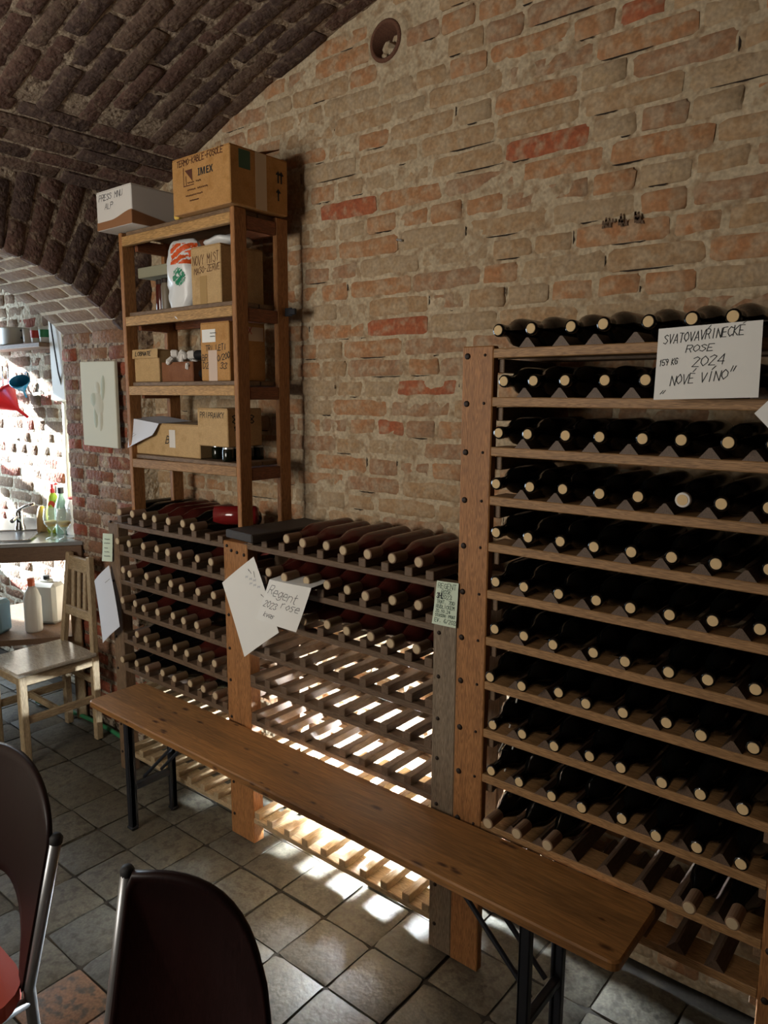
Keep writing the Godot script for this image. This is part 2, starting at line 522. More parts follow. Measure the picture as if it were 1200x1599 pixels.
func build_shell():
	var nz := FastNoiseLite.new()
	nz.seed = 4
	nz.frequency = 0.12
	nz.fractal_octaves = 3
	# --- back wall
	var b := MB.new()
	b.box(V(-2.5665, 1.7, -0.18), V(1.667, 3.6, 0.3))
	b.box(V(0.1935, 1.7, -0.18), V(3.613, 3.6, 0.3))
	b.box(V(-1.673, 1.344, -0.18), V(0.12, 2.888, 0.3))
	b.box(V(-1.673, 3.204, -0.18), V(0.12, 0.592, 0.3))
	b.box(V(-1.673, 2.848, -0.28), V(0.12, 0.12, 0.1))
	b.sm(true)
	rough_plane(b, V(-3.3, 0.9, 0.001), V(4.6, 0, 0), V(0, 2.2, 0), 170, 90, Vector3.BACK, 0.006, nz)
	rough_plane(b, V(-3.3, 0, 0.001), V(4.6, 0, 0), V(0, 0.9, 0), 60, 14, Vector3.BACK, 0.006, nz)
	var w := struct(put("wall_back", b.done(), M.mortar), "worn brick wall behind the wine racks, smeared with pale lime mortar", "wall")
	var reds := [V(-1.03, 2.42, 0), V(-1.58, 1.905, 0), V(-1.65, 1.56, 0), V(-1.77, 1.42, 0), V(-0.85, 2.7, 0), V(-1.82, 2.33, 0), V(-1.7, 2.7, 0), V(-1.45, 1.75, 0), V(-1.3, 1.35, 0)]
	wall_bricks(w, M.wall, -3.1, 1.2, 0.02, 3.1, 0.0, 0.0695, func(p: Vector3, l: float) -> float:
		if p.y > vy(p.x) - 0.01: return -1.0
		if Vector2(p.x + 1.673, p.y - 2.848).length() < 0.1 + l * 0.2: return -1.0
		return seen(p) + (20.0 if p.y < 1.1 or (p.x > -1.0 and p.y < 1.75) or p.x < -2.9 else 0.0), [1, 1, 1, 2, 2, 2, 3, 3, 4, 4])
	for c in w.get_children():          # the clean red bricks stand where the photograph has them
		if c is MeshInstance3D and c.name.begins_with("brick"):
			for q in reds:
				if absf(c.position.x - q.x) < 0.06 and absf(c.position.y - q.y) < 0.035: c.material_override = M.wall[0]
	# pipe socket high in the wall, half filled with rubble
	var t := thing("pipe_socket", "round clay pipe end set high in the brick wall, filled with rubble", "pipe", V(-1.673, 2.848, 0.0))
	var pb := MB.new(true)
	var ring := []
	for pr in [[0.052, -0.2], [0.052, 0.012], [0.058, 0.016], [0.066, 0.01], [0.068, -0.02]]: ring.append(Vector2(pr[0], pr[1]))
	ring.reverse()
	pb.lathe(ring, 28, Transform3D(Basis(Vector3.RIGHT, PI / 2), Vector3.ZERO))
	var co := MB.new(true)
	co.lathe([Vector2(0.105, -0.008), Vector2(0.085, 0.005), Vector2(0.066, 0.009), Vector2(0.064, -0.01)], 28, Transform3D(Basis(Vector3.RIGHT, PI / 2), Vector3.ZERO))
	put("mortar_collar", co.done(), M.mortar, t)
	put("pipe_rim", pb.done(), world_mat(M.grain, Vector3(3, 3, 3), c8(122, 84, 66), 0.9), t)
	var hb := MB.new(true)
	hb.lathe([Vector2(0, 0.19), Vector2(0.053, 0.19)], 24, Transform3D(Basis(Vector3.RIGHT, -PI / 2), Vector3.ZERO))
	put("pipe_bottom", hb.done(), flat(c8(40, 28, 24), 0.95), t)
	for k in [[-0.008, -0.012, 0.046, -0.03], [0.022, -0.03, 0.032, -0.012], [0.014, 0.02, 0.05, -0.06], [-0.022, -0.036, 0.024, -0.02]]:
		var rb := MB.new()
		rb.box(Vector3.ZERO, V(k[2], k[2] * 0.8, k[2] * 1.1), k[2] * 0.22, Basis(V(1, 2, 0.5).normalized(), k[0] * 90.0))
		put("rubble", rb.done(), M.mortar, t, at(k[0], k[1], k[3]))
	# dark brushed stain on two courses
	var soot := MB.new()
	for k in 26:
		var q := V(-0.895 + 0.11 * rng.randf(), 2.158 + rng.randf_range(-0.004, 0.012), 0.0125)
		var hh := rng.randf_range(0.008, 0.03)
		soot.quad(q, q + V(0.009, 0, 0), q + V(0.006, hh * 0.7, 0), q + V(0.001, hh * 0.7, 0))
	put("soot_stain", soot.done(), flat(c8(98, 78, 62), 0.95), w).set_meta("kind", "stuff")
	# a small bright clip in a joint
	var gb := MB.new()
	gb.box(Vector3.ZERO, V(0.026, 0.008, 0.006), 0.002, Basis(Vector3.BACK, -0.25))
	tag(put("metal_clip", gb.done(), M.steel, self, at(-1.605, 2.213, 0.014)), "small shiny metal clip stuck in a joint of the brick wall", "clip")
	# --- vault
	var vb := MB.new()
	var poly := PackedVector2Array()
	for i in 41:
		var x := lerpf(-3.4, 2.2, i / 40.0)
		poly.append(Vector2(x, vy(x) + 0.012))
	poly.append(Vector2(2.2, 3.6))
	poly.append(Vector2(-3.4, 3.6))
	vb.slab(poly, 4.4, at(0, 0, 1.85))
	vb.sm(true)
	for i in 110:
		for j in 56:
			var q := []
			for k in [[0, 0], [1, 0], [1, 1], [0, 1]]:
				var x := lerpf(-3.12, 1.2, (i + k[0]) / 110.0)
				var z := lerpf(-0.02, 2.2, (j + k[1]) / 56.0)
				q.append(V(x, vy(x) + 0.0015 + 0.006 * nz.get_noise_2d(x * 110.0, z * 110.0), z))
			vb.qout(q[0], q[1], q[2], q[3], Vector3.DOWN)
	var ceil := struct(put("ceiling", vb.done(), M.vault_mortar), "low dark brick barrel vault over the wine cellar", "ceiling")
	var list := []
	var s := 0.0
	var x := -3.06
	var row := 0
	while x < -2.74:           # springer courses along the vault
		var dydx := -x / sqrt(64.0 - x * x)
		var tn := Vector3(1, dydx, 0).normalized()
		var nn := Vector3(dydx, -1, 0).normalized()
		var xm := x + 0.034 * tn.x
		var z := -0.1 + 0.14 * (row % 2)
		while z < 2.2:
			var l := snappedf(rng.randf_range(0.25, 0.28), 0.01)
			var p := V(xm, vy(xm), z + l * 0.5) + nn * rng.randf_range(0.003, 0.012)
			list.append([brick_variant(l, 0.066, 0.03, 0.75), Transform3D(Basis(Vector3.BACK, nn.cross(Vector3.BACK), nn), p), M.vault[rng.randi() % 3], seen(p)])
			z += l + 0.016
		x += 0.078 * tn.x
		row += 1
	var zz := 0.035
	row = 0
	while zz < 2.2:            # rings of bricks laid across it
		x = -2.73 + 0.13 * (row % 2)
		while x < 1.1:
			var l := snappedf(rng.randf_range(0.24, 0.28), 0.01)
			var xm := x + l * 0.48
			var dydx := -xm / sqrt(64.0 - xm * xm)
			var tn := Vector3(1, dydx, 0).normalized()
			var nn := Vector3(dydx, -1, 0).normalized()
			var p := V(xm, vy(xm), zz) + nn * rng.randf_range(0.001, 0.009)
			var B := Basis(tn, nn.cross(tn), nn) * Basis(Vector3.BACK, rng.randf_range(-0.02, 0.02))
			list.append([brick_variant(l, 0.066, 0.03, 0.75), Transform3D(B, p), M.vault[rng.randi() % 3], seen(p)])
			x += (l + 0.016) * tn.x
		zz += 0.076
		row += 1
	lay(ceil, "brick", list)
	# --- left wall with its arch
	var lb := MB.new()
	poly = PackedVector2Array([Vector2(-0.3, 0), Vector2(0.15, 0)])
	var R := AR + 0.012
	for i in 25:
		var a := lerpf(deg_to_rad(134.0), deg_to_rad(46.0), i / 24.0)
		poly.append(Vector2(AZ + R * cos(a), AY + R * sin(a)))
	for p in [Vector2(1.66, 0), Vector2(3.9, 0), Vector2(3.9, 2.9), Vector2(-0.3, 2.9)]: poly.append(p)
	var XL := Basis(Vector3.BACK, Vector3.UP, Vector3.LEFT)
	lb.slab(poly, 0.548, Transform3D(XL, V(-3.352, 0, 0)))
	var wl := struct(put("wall_left", lb.done(), M.arch_mortar), "brick end wall with a low arch opening to the kitchen nook", "wall")
	var fb := MB.new()
	poly = PackedVector2Array()
	for i in 25:
		var a := lerpf(deg_to_rad(140.0), deg_to_rad(46.0), i / 24.0)
		poly.append(Vector2(AZ + R * cos(a), AY + R * sin(a)))
	for p in [Vector2(1.66, 1.9), Vector2(3.6, 1.9), Vector2(3.6, 2.7), Vector2(-0.1, 2.7), Vector2(-0.1, 2.0)]: poly.append(p)
	fb.slab(poly, 0.006, Transform3D(XL, V(-3.074, 0, 0)))
	fb.box(V(-3.35, 0.99, 0.148), V(0.56, 1.98, 0.006))
	put("pointing", fb.done(), M.vault_mortar, wl)
	list = []
	for k in 30:
		var a := deg_to_rad(134.0) - (k + 0.5) * 0.0685
		if a < deg_to_rad(46.0): break
		var rad := V(0, sin(a), cos(a))
		var c := V(0, AY, AZ)
		var long_first := k % 2 == 0
		# voussoirs on the face, in two rings
		for seg in ([[0.0, 0.27], [0.285, 0.13], [0.43, 0.2]] if long_first else [[0.0, 0.13], [0.145, 0.27], [0.43, 0.2]]):
			var p: Vector3 = c + rad * (AR + seg[0] + seg[1] * 0.5) + V(-3.07 + rng.randf_range(0.0, 0.01), 0, 0)
			if p.y > 2.6 or p.z < 0.03: continue
			list.append([brick_variant(seg[1], 0.066 * (1.0 + (seg[0] + 0.1) / AR * 0.5), 0.03, 0.8), Transform3D(Basis(rad, Vector3.RIGHT.cross(rad), Vector3.RIGHT), p), M.vault[rng.randi() % 2], seen(p)])
		# soffit
		var segs := [[-3.63, 0.27], [-3.345, 0.27]] if long_first else [[-3.63, 0.13], [-3.485, 0.27], [-3.2, 0.13]]
		for seg in segs:
			var p: Vector3 = c + rad * (AR + 0.0105 - rng.randf_range(0.001, 0.005)) + V(seg[0] + seg[1] * 0.5, 0, 0)
			list.append([brick_variant(snappedf(seg[1], 0.01), 0.062, 0.03, 0.5), Transform3D(Basis(Vector3.RIGHT, (-rad).cross(Vector3.RIGHT), -rad), p), M.arch[rng.randi() % 2], seen(p)])
	var y := 0.03
	row = 0
	while y < 1.95:            # the pier under the arch
		var cuts := [[-3.63, 0.27], [-3.345, 0.27]] if row % 2 == 0 else [[-3.63, 0.13], [-3.485, 0.27], [-3.2, 0.13]]
		for seg in cuts:
			var p := V(seg[0] + seg[1] * 0.5, y + 0.033, 0.15 + rng.randf_range(0.002, 0.012))
			list.append([brick_variant(seg[1], 0.06, 0.03, 1.2), Transform3D(Basis.IDENTITY, p), M.pier[rng.randi() % 3], seen(p)])
		y += 0.073
		row += 1
	lay(wl, "brick", list)
	# --- kitchen nook behind the arch
	var kb := MB.new()
	kb.box(V(-4.75, 1.3, -0.18), V(2.4, 2.7, 0.3))
	kb.sm(true)
	rough_plane(kb, V(-5.7, 0, -0.022), V(2.1, 0, 0), V(0, 2.45, 0), 70, 80, Vector3.BACK, 0.007, nz)
	var wk := struct(put("wall_nook", kb.done(), M.arch_mortar), "brick wall of the kitchen nook washed with bright daylight", "wall")
	wall_bricks(wk, M.arch + M.pier, -5.1, -3.66, 0.02, 2.4, -0.0235, 0.073, func(p: Vector3, _l: float) -> float: return seen(p) + (20.0 if p.x < -4.75 else 0.0), [0, 0, 1, 1, 3, 4])
	var cb := MB.new()
	cb.box(V(-4.75, 2.52, 1.3), V(2.4, 0.3, 3.4))
	struct(put("ceiling_nook", cb.done(), M.plaster), "flat plastered ceiling of the kitchen nook", "ceiling")
	var eb := MB.new()
	eb.box(V(-5.75, 0.3, 1.3), V(0.3, 0.9, 3.4))
	eb.box(V(-5.75, 1.44, 1.3), V(0.3, 0.12, 3.4))
	eb.box(V(-5.75, 2.5, 1.3), V(0.3, 0.44, 3.4))
	eb.box(V(-5.75, 1.3, -0.09), V(0.3, 2.6, 0.36))
	eb.box(V(-5.75, 1.3, 1.98), V(0.3, 2.6, 2.14))
	eb.box(V(-4.75, 1.3, 2.75), V(2.4, 2.7, 0.3))
	struct(put("wall_nook_end", eb.done(), M.plaster), "plastered outer wall of the kitchen nook with two small windows", "wall")
	for k in 2:
		var yy := [0.75, 1.5][k] as float
		var hh := [0.63, 0.78][k] as float
		var wn := struct(thing("window_%d" % (k + 1), ["small lower window in the outer wall of the kitchen nook", "small upper window in the outer wall of the kitchen nook"][k], "window", V(-5.75, yy, 0.5)), ["small lower window in the outer wall of the kitchen nook", "small upper window in the outer wall of the kitchen nook"][k], "window")
		var f := MB.new()
		for zz2 in [-0.395, 0.395]: f.box(V(0, hh * 0.5, zz2), V(0.05, hh, 0.03), 0.004)
		for yy2 in [0.015, hh - 0.015]: f.box(V(0, yy2, 0), V(0.05, 0.03, 0.76), 0.004)
		put("window_frame", f.done(), M.white_plastic, wn)
		var pn := MB.new()
		pn.box(V(0, hh * 0.5, 0), V(0.004, hh - 0.06, 0.76))
		put("pane", pn.done(), M.pane, wn)
	# --- the rest of the room, behind the camera
	var rb2 := MB.new()
	rb2.box(V(2.05, 1.7, 1.8), V(0.3, 3.6, 4.4))
	struct(put("wall_right", rb2.done(), M.plaster), "plastered right wall of the cellar", "wall")
	var ob := MB.new()
	ob.box(V(-3.05, 1.7, 3.75), V(0.7, 3.6, 0.3))
	ob.box(V(0.25, 1.7, 3.75), V(3.9, 3.6, 0.3))
	ob.box(V(-2.2, 0.6, 3.75), V(1.0, 1.4, 0.3))
	ob.box(V(-2.2, 2.95, 3.75), V(1.0, 1.1, 0.3))
	ob.box(V(-2.2, 1.0, 4.6), V(2.4, 4.6, 0.2))      # added light well outside the added window, blocks the sun
	ob.box(V(-2.8, 1.8, 4.2), V(0.2, 3.0, 0.7))
	ob.box(V(-1.6, 1.8, 4.2), V(0.2, 3.0, 0.7))
	struct(put("wall_front", ob.done(), M.plaster), "plastered front wall of the cellar with an added window and light well", "wall")
	var w3 := struct(thing("window_3", "window added in the front wall as source of the fill light", "window", V(-2.2, 1.3, 3.75)), "window added in the front wall as source of the fill light", "window")  # unseen window, added to carry the front fill light
	var f3 := MB.new()
	for xx in [-0.485, 0.0, 0.485]: f3.box(V(xx, 0.55, 0), V(0.03, 1.1, 0.05), 0.004)
	for yy2 in [0.015, 1.085]: f3.box(V(0, yy2, 0), V(0.94, 0.03, 0.05), 0.004)
	put("window_frame", f3.done(), M.white_plastic, w3)
	var pn3 := MB.new()
	pn3.box(V(-0.2425, 0.55, 0), V(0.455, 1.04, 0.004))
	pn3.box(V(0.2425, 0.55, 0), V(0.455, 1.04, 0.004))
	put("pane", pn3.done(), M.pane, w3)
	# --- floor of stone slabs
	var gb2 := MB.new()
	gb2.box(V(-1.85, -0.16, 1.75), V(8.1, 0.3, 4.5))
	var fl := struct(put("floor", gb2.done(), M.grout), "worn floor of square stone tiles with dark joints", "floor")
	list = []
	var P := 0.208
	for i in range(-12, 20):
		for j in range(-2, 18):
			var p := V(-1.545 - P * (i + 0.5), rng.randf_range(-0.004, 0.002), 0.468 + P * (j + 0.5))
			if p.x < -5.5 or p.x > 1.8 or p.z < 0.02 or p.z > 3.5: continue
			var kind: int = [0, 0, 0, 1, 1, 2, 2][rng.randi() % 7]
			if p.distance_to(V(-1.75, 0, 1.2)) < 0.12: kind = 3
			var B := Basis(Vector3.UP, [0.0, PI / 2, PI, -PI / 2][rng.randi() % 4]) * Basis(Vector3.RIGHT, -PI / 2 + rng.randf_range(-0.012, 0.012)) * Basis(Vector3.BACK, rng.randf_range(-0.01, 0.01))
			list.append([brick_variant(0.201, 0.201, 0.03, 0.75), Transform3D(B, p), M.tile[kind], seen(p)])
	lay(fl, "tile", list)

# ---------------------------------------------------------------- bottles
const ORD := ["first", "second", "third", "fourth", "fifth", "sixth", "seventh", "eighth", "ninth", "tenth", "eleventh", "twelfth"]
var Bt := {}

func bottle_mesh(kind: int) -> ArrayMesh:
	# lies along z, lip at z = 0, base at z = -0.3
	var b := MB.new(true)
	var T := Transform3D(Basis(Vector3.RIGHT, PI / 2), Vector3.ZERO)
	var prof := []
	if kind == 0: prof = [[0, -0.292], [0.026, -0.294], [0.034, -0.299], [0.0368, -0.292], [0.0375, -0.28], [0.0375, -0.118], [0.0345, -0.098], [0.026, -0.08], [0.018, -0.066], [0.0152, -0.05], [0.0142, -0.018], [0.0162, -0.016], [0.0162, -0.002], [0.0148, 0.0], [0, 0.0]]
	else: prof = [[0, -0.308], [0.026, -0.31], [0.034, -0.315], [0.0365, -0.306], [0.037, -0.29], [0.037, -0.135], [0.0335, -0.115], [0.026, -0.097], [0.0175, -0.075], [0.0152, -0.055], [0.0148, -0.004], [0, -0.004]]
	var pts := []
	for p in prof: pts.append(Vector2(p[0], p[1]))
	b.lathe(pts, 20, T)
	return b.done()

func disc_mesh(r: float, z0: float, z1: float, r2: float) -> ArrayMesh:
	var b := MB.new()
	b.lathe([Vector2(r, z0), Vector2(r, z1 - 0.0012), Vector2(r2, z1), Vector2(0, z1)], 18, Transform3D(Basis(Vector3.RIGHT, PI / 2), Vector3.ZERO))
	return b.done()

func make_bottle(kind: int, p: Vector3, label: String, group: String, roll: float, pitch := 0.0, tone := 0):
	# 0: dark glass, bare cork; 1: rose glass under a tan capsule; 2: dark glass under a tan capsule; 3: bare cork with a pale lip
	var key := "%d/%d" % [kind, tone]
	var o: Node3D
	if not Bt.has(key):
		o = thing("wine_bottle", label, "bottle", p, 0.0, group)
		var tan := kind == 1 or kind == 2
		if not Bt.has("m0"):
			Bt["m0"] = bottle_mesh(0); Bt["m1"] = bottle_mesh(1)
			Bt["cork"] = disc_mesh(0.0122, -0.012, 0.0015, 0.0116)
			Bt["lip"] = disc_mesh(0.0166, -0.012, 0.0006, 0.0150)
			Bt["caps"] = disc_mesh(0.0163, -0.058, 0.0, 0.0150)
			Bt["captop"] = disc_mesh(0.0135, -0.004, 0.0014, 0.0125)
		put("glass", Bt["m1" if tan else "m0"], M.glass_rose if kind == 1 else M.glass_dark, o)
		if tan:
			put("capsule", Bt["caps"], M.capsule[tone % 4], o)
			put("capsule_top", Bt["captop"], M.capsule_top, o)
		else:
			if kind == 3: put("lip_ring", Bt["lip"], M.card_white, o)
			put("cork", Bt["cork"], M.cork, o)
		Bt[key] = o
	else:
		o = Bt[key].duplicate()
		o.name = numbered("wine_bottle", self)
		add_child(o, true)
		tag(o, label, "bottle", group)
	o.transform = Transform3D(Basis(Vector3.UP, 0.0) * Basis(Vector3.RIGHT, pitch) * Basis(Vector3.BACK, roll), p)

# ---------------------------------------------------------------- racks
func board(root: Node3D, called: String, lo: Vector3, hi: Vector3, m: Material, bev := 0.002) -> MeshInstance3D:
	var b := MB.new()
	b.box(Vector3.ZERO, hi - lo, bev, Basis(Vector3.BACK, rng.randf_range(-0.0012, 0.0012)))
	return put(called, b.done(), m, root, Transform3D(Basis.IDENTITY, (lo + hi) * 0.5 - root.position))

func bolts(post: Node3D, spots: Array, r: float):
	for s in spots:
		var b := MB.new(true)
		b.lathe([Vector2(r, -0.004), Vector2(r, 0.002), Vector2(r * 0.7, 0.0042), Vector2(0, 0.0045)], 10, Transform3D(Basis(Vector3.RIGHT, PI / 2), Vector3.ZERO))
		put("bolt", b.done(), M.bolt, post, Transform3D(Basis.IDENTITY, s))

const LOW := [1.17, 1.04, 0.907, 0.777, 0.652, 0.505, 0.37, 0.238, 0.105]
const TALL := [1.82, 1.695, 1.565, 1.434, 1.306, 1.175, 1.042, 0.914, 0.773, 0.637, 0.49, 0.366]
const ZF := 0.352

func low_rack():
	var t := thing("wine_rack", "low wooden wine rack of two bays with square slats on every shelf", "wine rack", V(-2.05, 0, 0.19))
	var ups := [[-2.95, -2.872, 0], [-2.158, -2.024, 1], [-1.203, -1.121, 2]]
	for u in ups:
		var p := board(t, "front_post", V(u[0], 0, 0.302), V(u[1], [1.15, 1.168, 1.17][u[2]], ZF), M[["oldy", "posty", "grayy"][u[2]]], 0.003)
		board(t, "rear_post", V(u[0], 0, 0.052), V(u[1], 1.15, 0.1), M.oldy)
		var sp := []
		for y in LOW: sp.append(V((u[0] - u[1]) * 0.5 + 0.022, y - 0.02 - p.position.y, 0.025))
		if u[2] == 1: sp.append_array([V(-0.02, 1.135 - p.position.y, 0.025), V(0.012, 1.132 - p.position.y, 0.025), V(0.05, 1.128 - p.position.y, 0.025)])
		bolts(p, sp, 0.0062)
	for bay in 2:
		var x0: float = [-2.872, -2.024][bay]
		var x1: float = [-2.158, -1.203][bay]
		var n: int = [8, 9][bay]
		var pitch := (x1 - x0) / n
		for i in LOW.size():
			var y: float = LOW[i]
			if bay == 0: y -= [0.016, 0.01, 0.006, 0.008, 0.018, 0, 0, 0, 0][i]
			var f := board(t, "front_board", V(x0 - 0.02, y - 0.02, 0.252 if i == 8 else 0.306), V(x1 + 0.02 if bay == 0 or i > 0 else x1 + 0.08, y, ZF - 0.002), M.lowx if i < 6 else M.pinex)
			if i == 0 and bay == 0: f.rotation.z += 0.012
			board(t, "rear_board", V(x0 - 0.02, y - 0.02, 0.008 if i < 3 else 0.115), V(x1 + 0.02, y, 0.16), M.oldx)  # top three widened to the wall to block upward lamp light
			for k in n + 1:
				var xs := x0 + pitch * k
				var w := 0.0145
				if k == 0: xs += 0.0145
				if k == n: xs -= 0.0145
				board(t, "slat", V(xs - w, y, 0.105), V(xs + w, y + 0.028, ZF + rng.randf_range(-0.004, 0.004)), M.lowz if i < 6 else M.pinez)
	# bottles
	var full := [[[0, 1, 2, 3, 4, 5, 6], [0, 1, 2, 3, 4, 5, 6, 7], [0, 1, 2, 3, 4, 5, 6, 7], [0, 1, 2, 3, 4, 5, 6], [1, 2, 3, 4, 5, 6, 7], [0, 1, 2, 3, 4, 5, 6, 7]], [[2, 3, 4, 5, 6, 7, 8], [1, 2, 3, 4, 5, 6, 7, 8], [2, 3, 4, 5, 6, 7, 8]]]
	for bay in 2:
		var x0: float = [-2.872, -2.024][bay]
		var x1: float = [-2.158, -1.203][bay]
		var n: int = [8, 9][bay]
		for i in full[bay].size():
			var k := 0
			var y: float = LOW[i] + 0.0515
			if bay == 0: y -= [0.016, 0.01, 0.006, 0.008, 0.018, 0][i]
			for s in full[bay][i]:
				var x: float = x0 + (x1 - x0) * (s + 0.5) / n + rng.randf_range(-0.003, 0.003)
				var rose: bool = bay == 1 or rng.randf() < 0.4
				var lab := "%s bottle with tan capsule, %s from left, %s shelf down, low rack's %s bay" % ["rosé" if rose else "dark", ORD[k], ORD[i], ["left", "right"][bay]]
				make_bottle(1 if rose else 2, V(x, y, 0.375 + rng.randf_range(-0.012, 0.014)), lab, "wine bottles in the low rack's %s bay" % ["left", "right"][bay], rng.randf() * TAU, rng.randf_range(-0.006, 0.006), rng.randi() % 4)
				k += 1

func tall_rack():
	var t := thing("wine_rack", "tall wooden wine rack with triangular bottle rests, full of dark bottles", "wine rack", V(-0.66, 0, 0.19))
	for s in 2:
		var xa: float = [-1.12, -0.284][s]
		var xb: float = [-1.024, -0.19][s]
		var p := board(t, "front_post", V(xa, 0, 0.326), V(xb, 1.828, 0.354), M.posty, 0.003)
		board(t, "rear_post", V(xa, 0, 0.012), V(xb, 1.80, 0.04), M.oldy)
		var big := []
		var small := []
		for y in TALL:
			big.append(V(-0.03, y - 0.018 - p.position.y, 0.014))
			small.append(V(0.024, y - 0.016 - p.position.y, 0.013))
		bolts(p, big, 0.0085)
		bolts(p, small, 0.0042)
	var x0 := -1.02
	var x1 := -0.288
	var n := 8
	var pitch := (x1 - x0) / n
	var tri := PackedVector2Array([Vector2(-0.023, 0), Vector2(0.023, 0), Vector2(0.003, 0.024), Vector2(-0.003, 0.024)])
	for i in TALL.size():
		var y: float = TALL[i]
		board(t, "front_board", V(x0 - 0.004, y - 0.024, 0.268), V(x1 + 0.004, y, 0.354), M.rackx)
		board(t, "rear_board", V(x0 - 0.06, y - 0.024, 0.03), V(x1 + 0.06, y, 0.115), M.oldx)
		for s in 2:
			var xc: float = [x0 + 0.006, x1 - 0.006][s]
			board(t, "cleat", V(xc - 0.01, y - 0.062, 0.03), V(xc + 0.01, y - 0.026, 0.33), M.oldz)
		for k in range(1, n):
			var b := MB.new()
			b.slab(tri, 0.315)
			put("bottle_rest", b.done(), M.restz, t, at(x0 + pitch * k + rng.randf_range(-0.004, 0.004) + 0.66, y, 0.195 - 0.19))
	for i in 11:
		var k := 0
		for s in ([0, 1, 2, 3, 4, 5, 6, 7] if i < 10 else [0, 1, 2, 6, 7]):
			var x: float = x0 + pitch * (s + 0.5) + rng.randf_range(-0.007, 0.007)
			var kind := 0 if i < 10 else 2
			if i == 3 and s == 5: kind = 3
			var lab := "dark bottle with %s, %s from the left on tall rack's %s shelf from top" % ["pale lip" if kind == 3 else "bare cork" if kind == 0 else "tan capsule", ORD[k], ORD[i]]
			make_bottle(kind, V(x, TALL[i] + (0.0405 if kind != 2 else 0.041), 0.398 + rng.randf_range(-0.012, 0.012)), lab, "wine bottles in the tall rack", rng.randf() * TAU, rng.randf_range(-0.004, 0.012))
			k += 1

func shelf_unit():
	var t := thing("shelving_unit", "wooden shelving unit with four shelves standing on the low wine rack", "shelf unit", V(-2.42, 1.19, 0.2))
	for x in [-2.768, -2.075]:
		var m: Material = M.posty
		board(t, "front_post", V(x - 0.022, 1.19, 0.275), V(x, 2.334, 0.331), m, 0.0025)
		board(t, "rear_post", V(x - 0.022, 1.19, 0.08), V(x, 2.33, 0.136), m, 0.0025)
	var Y := [2.318, 2.007, 1.731, 1.437]
	for i in 4:
		var y: float = Y[i]
		var sag: float = [0.0, 0.0, 0.0, 0.006][i]
		var r := board(t, "front_rail", V(-2.768, y - 0.036, 0.309), V(-2.097, y, 0.3305), M.shelfx if i < 3 else M.rackx)
		r.rotation.z += sag * 2.0
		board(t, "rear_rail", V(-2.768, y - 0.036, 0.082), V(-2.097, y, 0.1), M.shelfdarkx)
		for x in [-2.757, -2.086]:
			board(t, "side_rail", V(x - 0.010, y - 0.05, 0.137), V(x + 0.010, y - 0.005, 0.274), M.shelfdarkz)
		for k in 2:
			board(t, "plank", V(-2.745, y, 0.085 + 0.122 * k), V(-2.098, y + 0.016, 0.203 + 0.122 * k), M.oldx)
	var b := MB.new()
	b.box(Vector3.ZERO, V(0.035, 0.03, 0.006), 0.001)
	b.box(V(0.022, 0, 0.0), V(0.03, 0.022, 0.012), 0.002)
	put("angle_bracket", b.done(), M.iron, t, at(-2.055 + 2.42, 2.0 - 1.19, 0.10 - 0.2))

# a cardboard box: base centre, size, turn; returns the thing
func carton(label: String, p: Vector3, s: Vector3, turn: float, m: Material, tape := 0.0, tape_m: Material = null, flap := 0.0) -> Node3D:
	var t := thing("cardboard_box", label, "box", p, turn)
	var b := MB.new()
	b.box(V(0, s.y * 0.5, 0), s, 0.003)
	put("box_body", b.done(), m, t)
	for k in [-1.0, 1.0]:
		var f := MB.new()
		f.box(V(0, 0, s.z * 0.25 * k), V(s.x - 0.004, 0.003, s.z * 0.5 - 0.002), 0.001)
		put("top_flap", f.done(), m, t, Transform3D(Basis(Vector3.RIGHT, 0.0), V(0, s.y + 0.0015, 0)))
	if tape > 0.0:
		var f := MB.new()
		f.box(V(0, s.y - 0.045, s.z * 0.5 + 0.0006), V(tape, 0.09, 0.0008))
		f.box(V(0, s.y + 0.0035, 0), V(tape, 0.0008, s.z))
		put("tape", f.done(), tape_m if tape_m else M.tape, t)
	if flap > 0.0:
		var f := MB.new()
		f.box(V(0, -flap * 0.5, 0.0015), V(s.x + 0.006, flap, 0.003), 0.001)
		put("front_flap", f.done(), m, t, Transform3D(Basis(Vector3.RIGHT, -0.06), V(0, s.y + 0.004, s.z * 0.5 + 0.003)))
	return t

func patch(parent: Node3D, called: String, c: Vector3, s: Vector3, m: Material) -> MeshInstance3D:
	var b := MB.new()
	b.box(Vector3.ZERO, s)
	return put(called, b.done(), m, parent, Transform3D(Basis.IDENTITY, c))

func jar(label: String, p: Vector3, r: float, h: float, m: Material, lid: Material, group := "") -> Node3D:
	var t := thing("glass_jar", label, "jar", p, 0.0, group)
	var b := MB.new(true)
	b.lathe([Vector2(0, 0), Vector2(r * 0.9, 0), Vector2(r, 0.006), Vector2(r, h * 0.78), Vector2(r * 0.86, h * 0.86), Vector2(r * 0.86, h * 0.9), Vector2(0, h * 0.9)], 20)
	put("jar_body", b.done(), m, t)
	var l := MB.new()
	l.lathe([Vector2(r * 0.92, h * 0.87), Vector2(r * 0.92, h - 0.002), Vector2(r * 0.87, h), Vector2(0, h)], 20)
	put("lid", l.done(), lid, t)
	return t

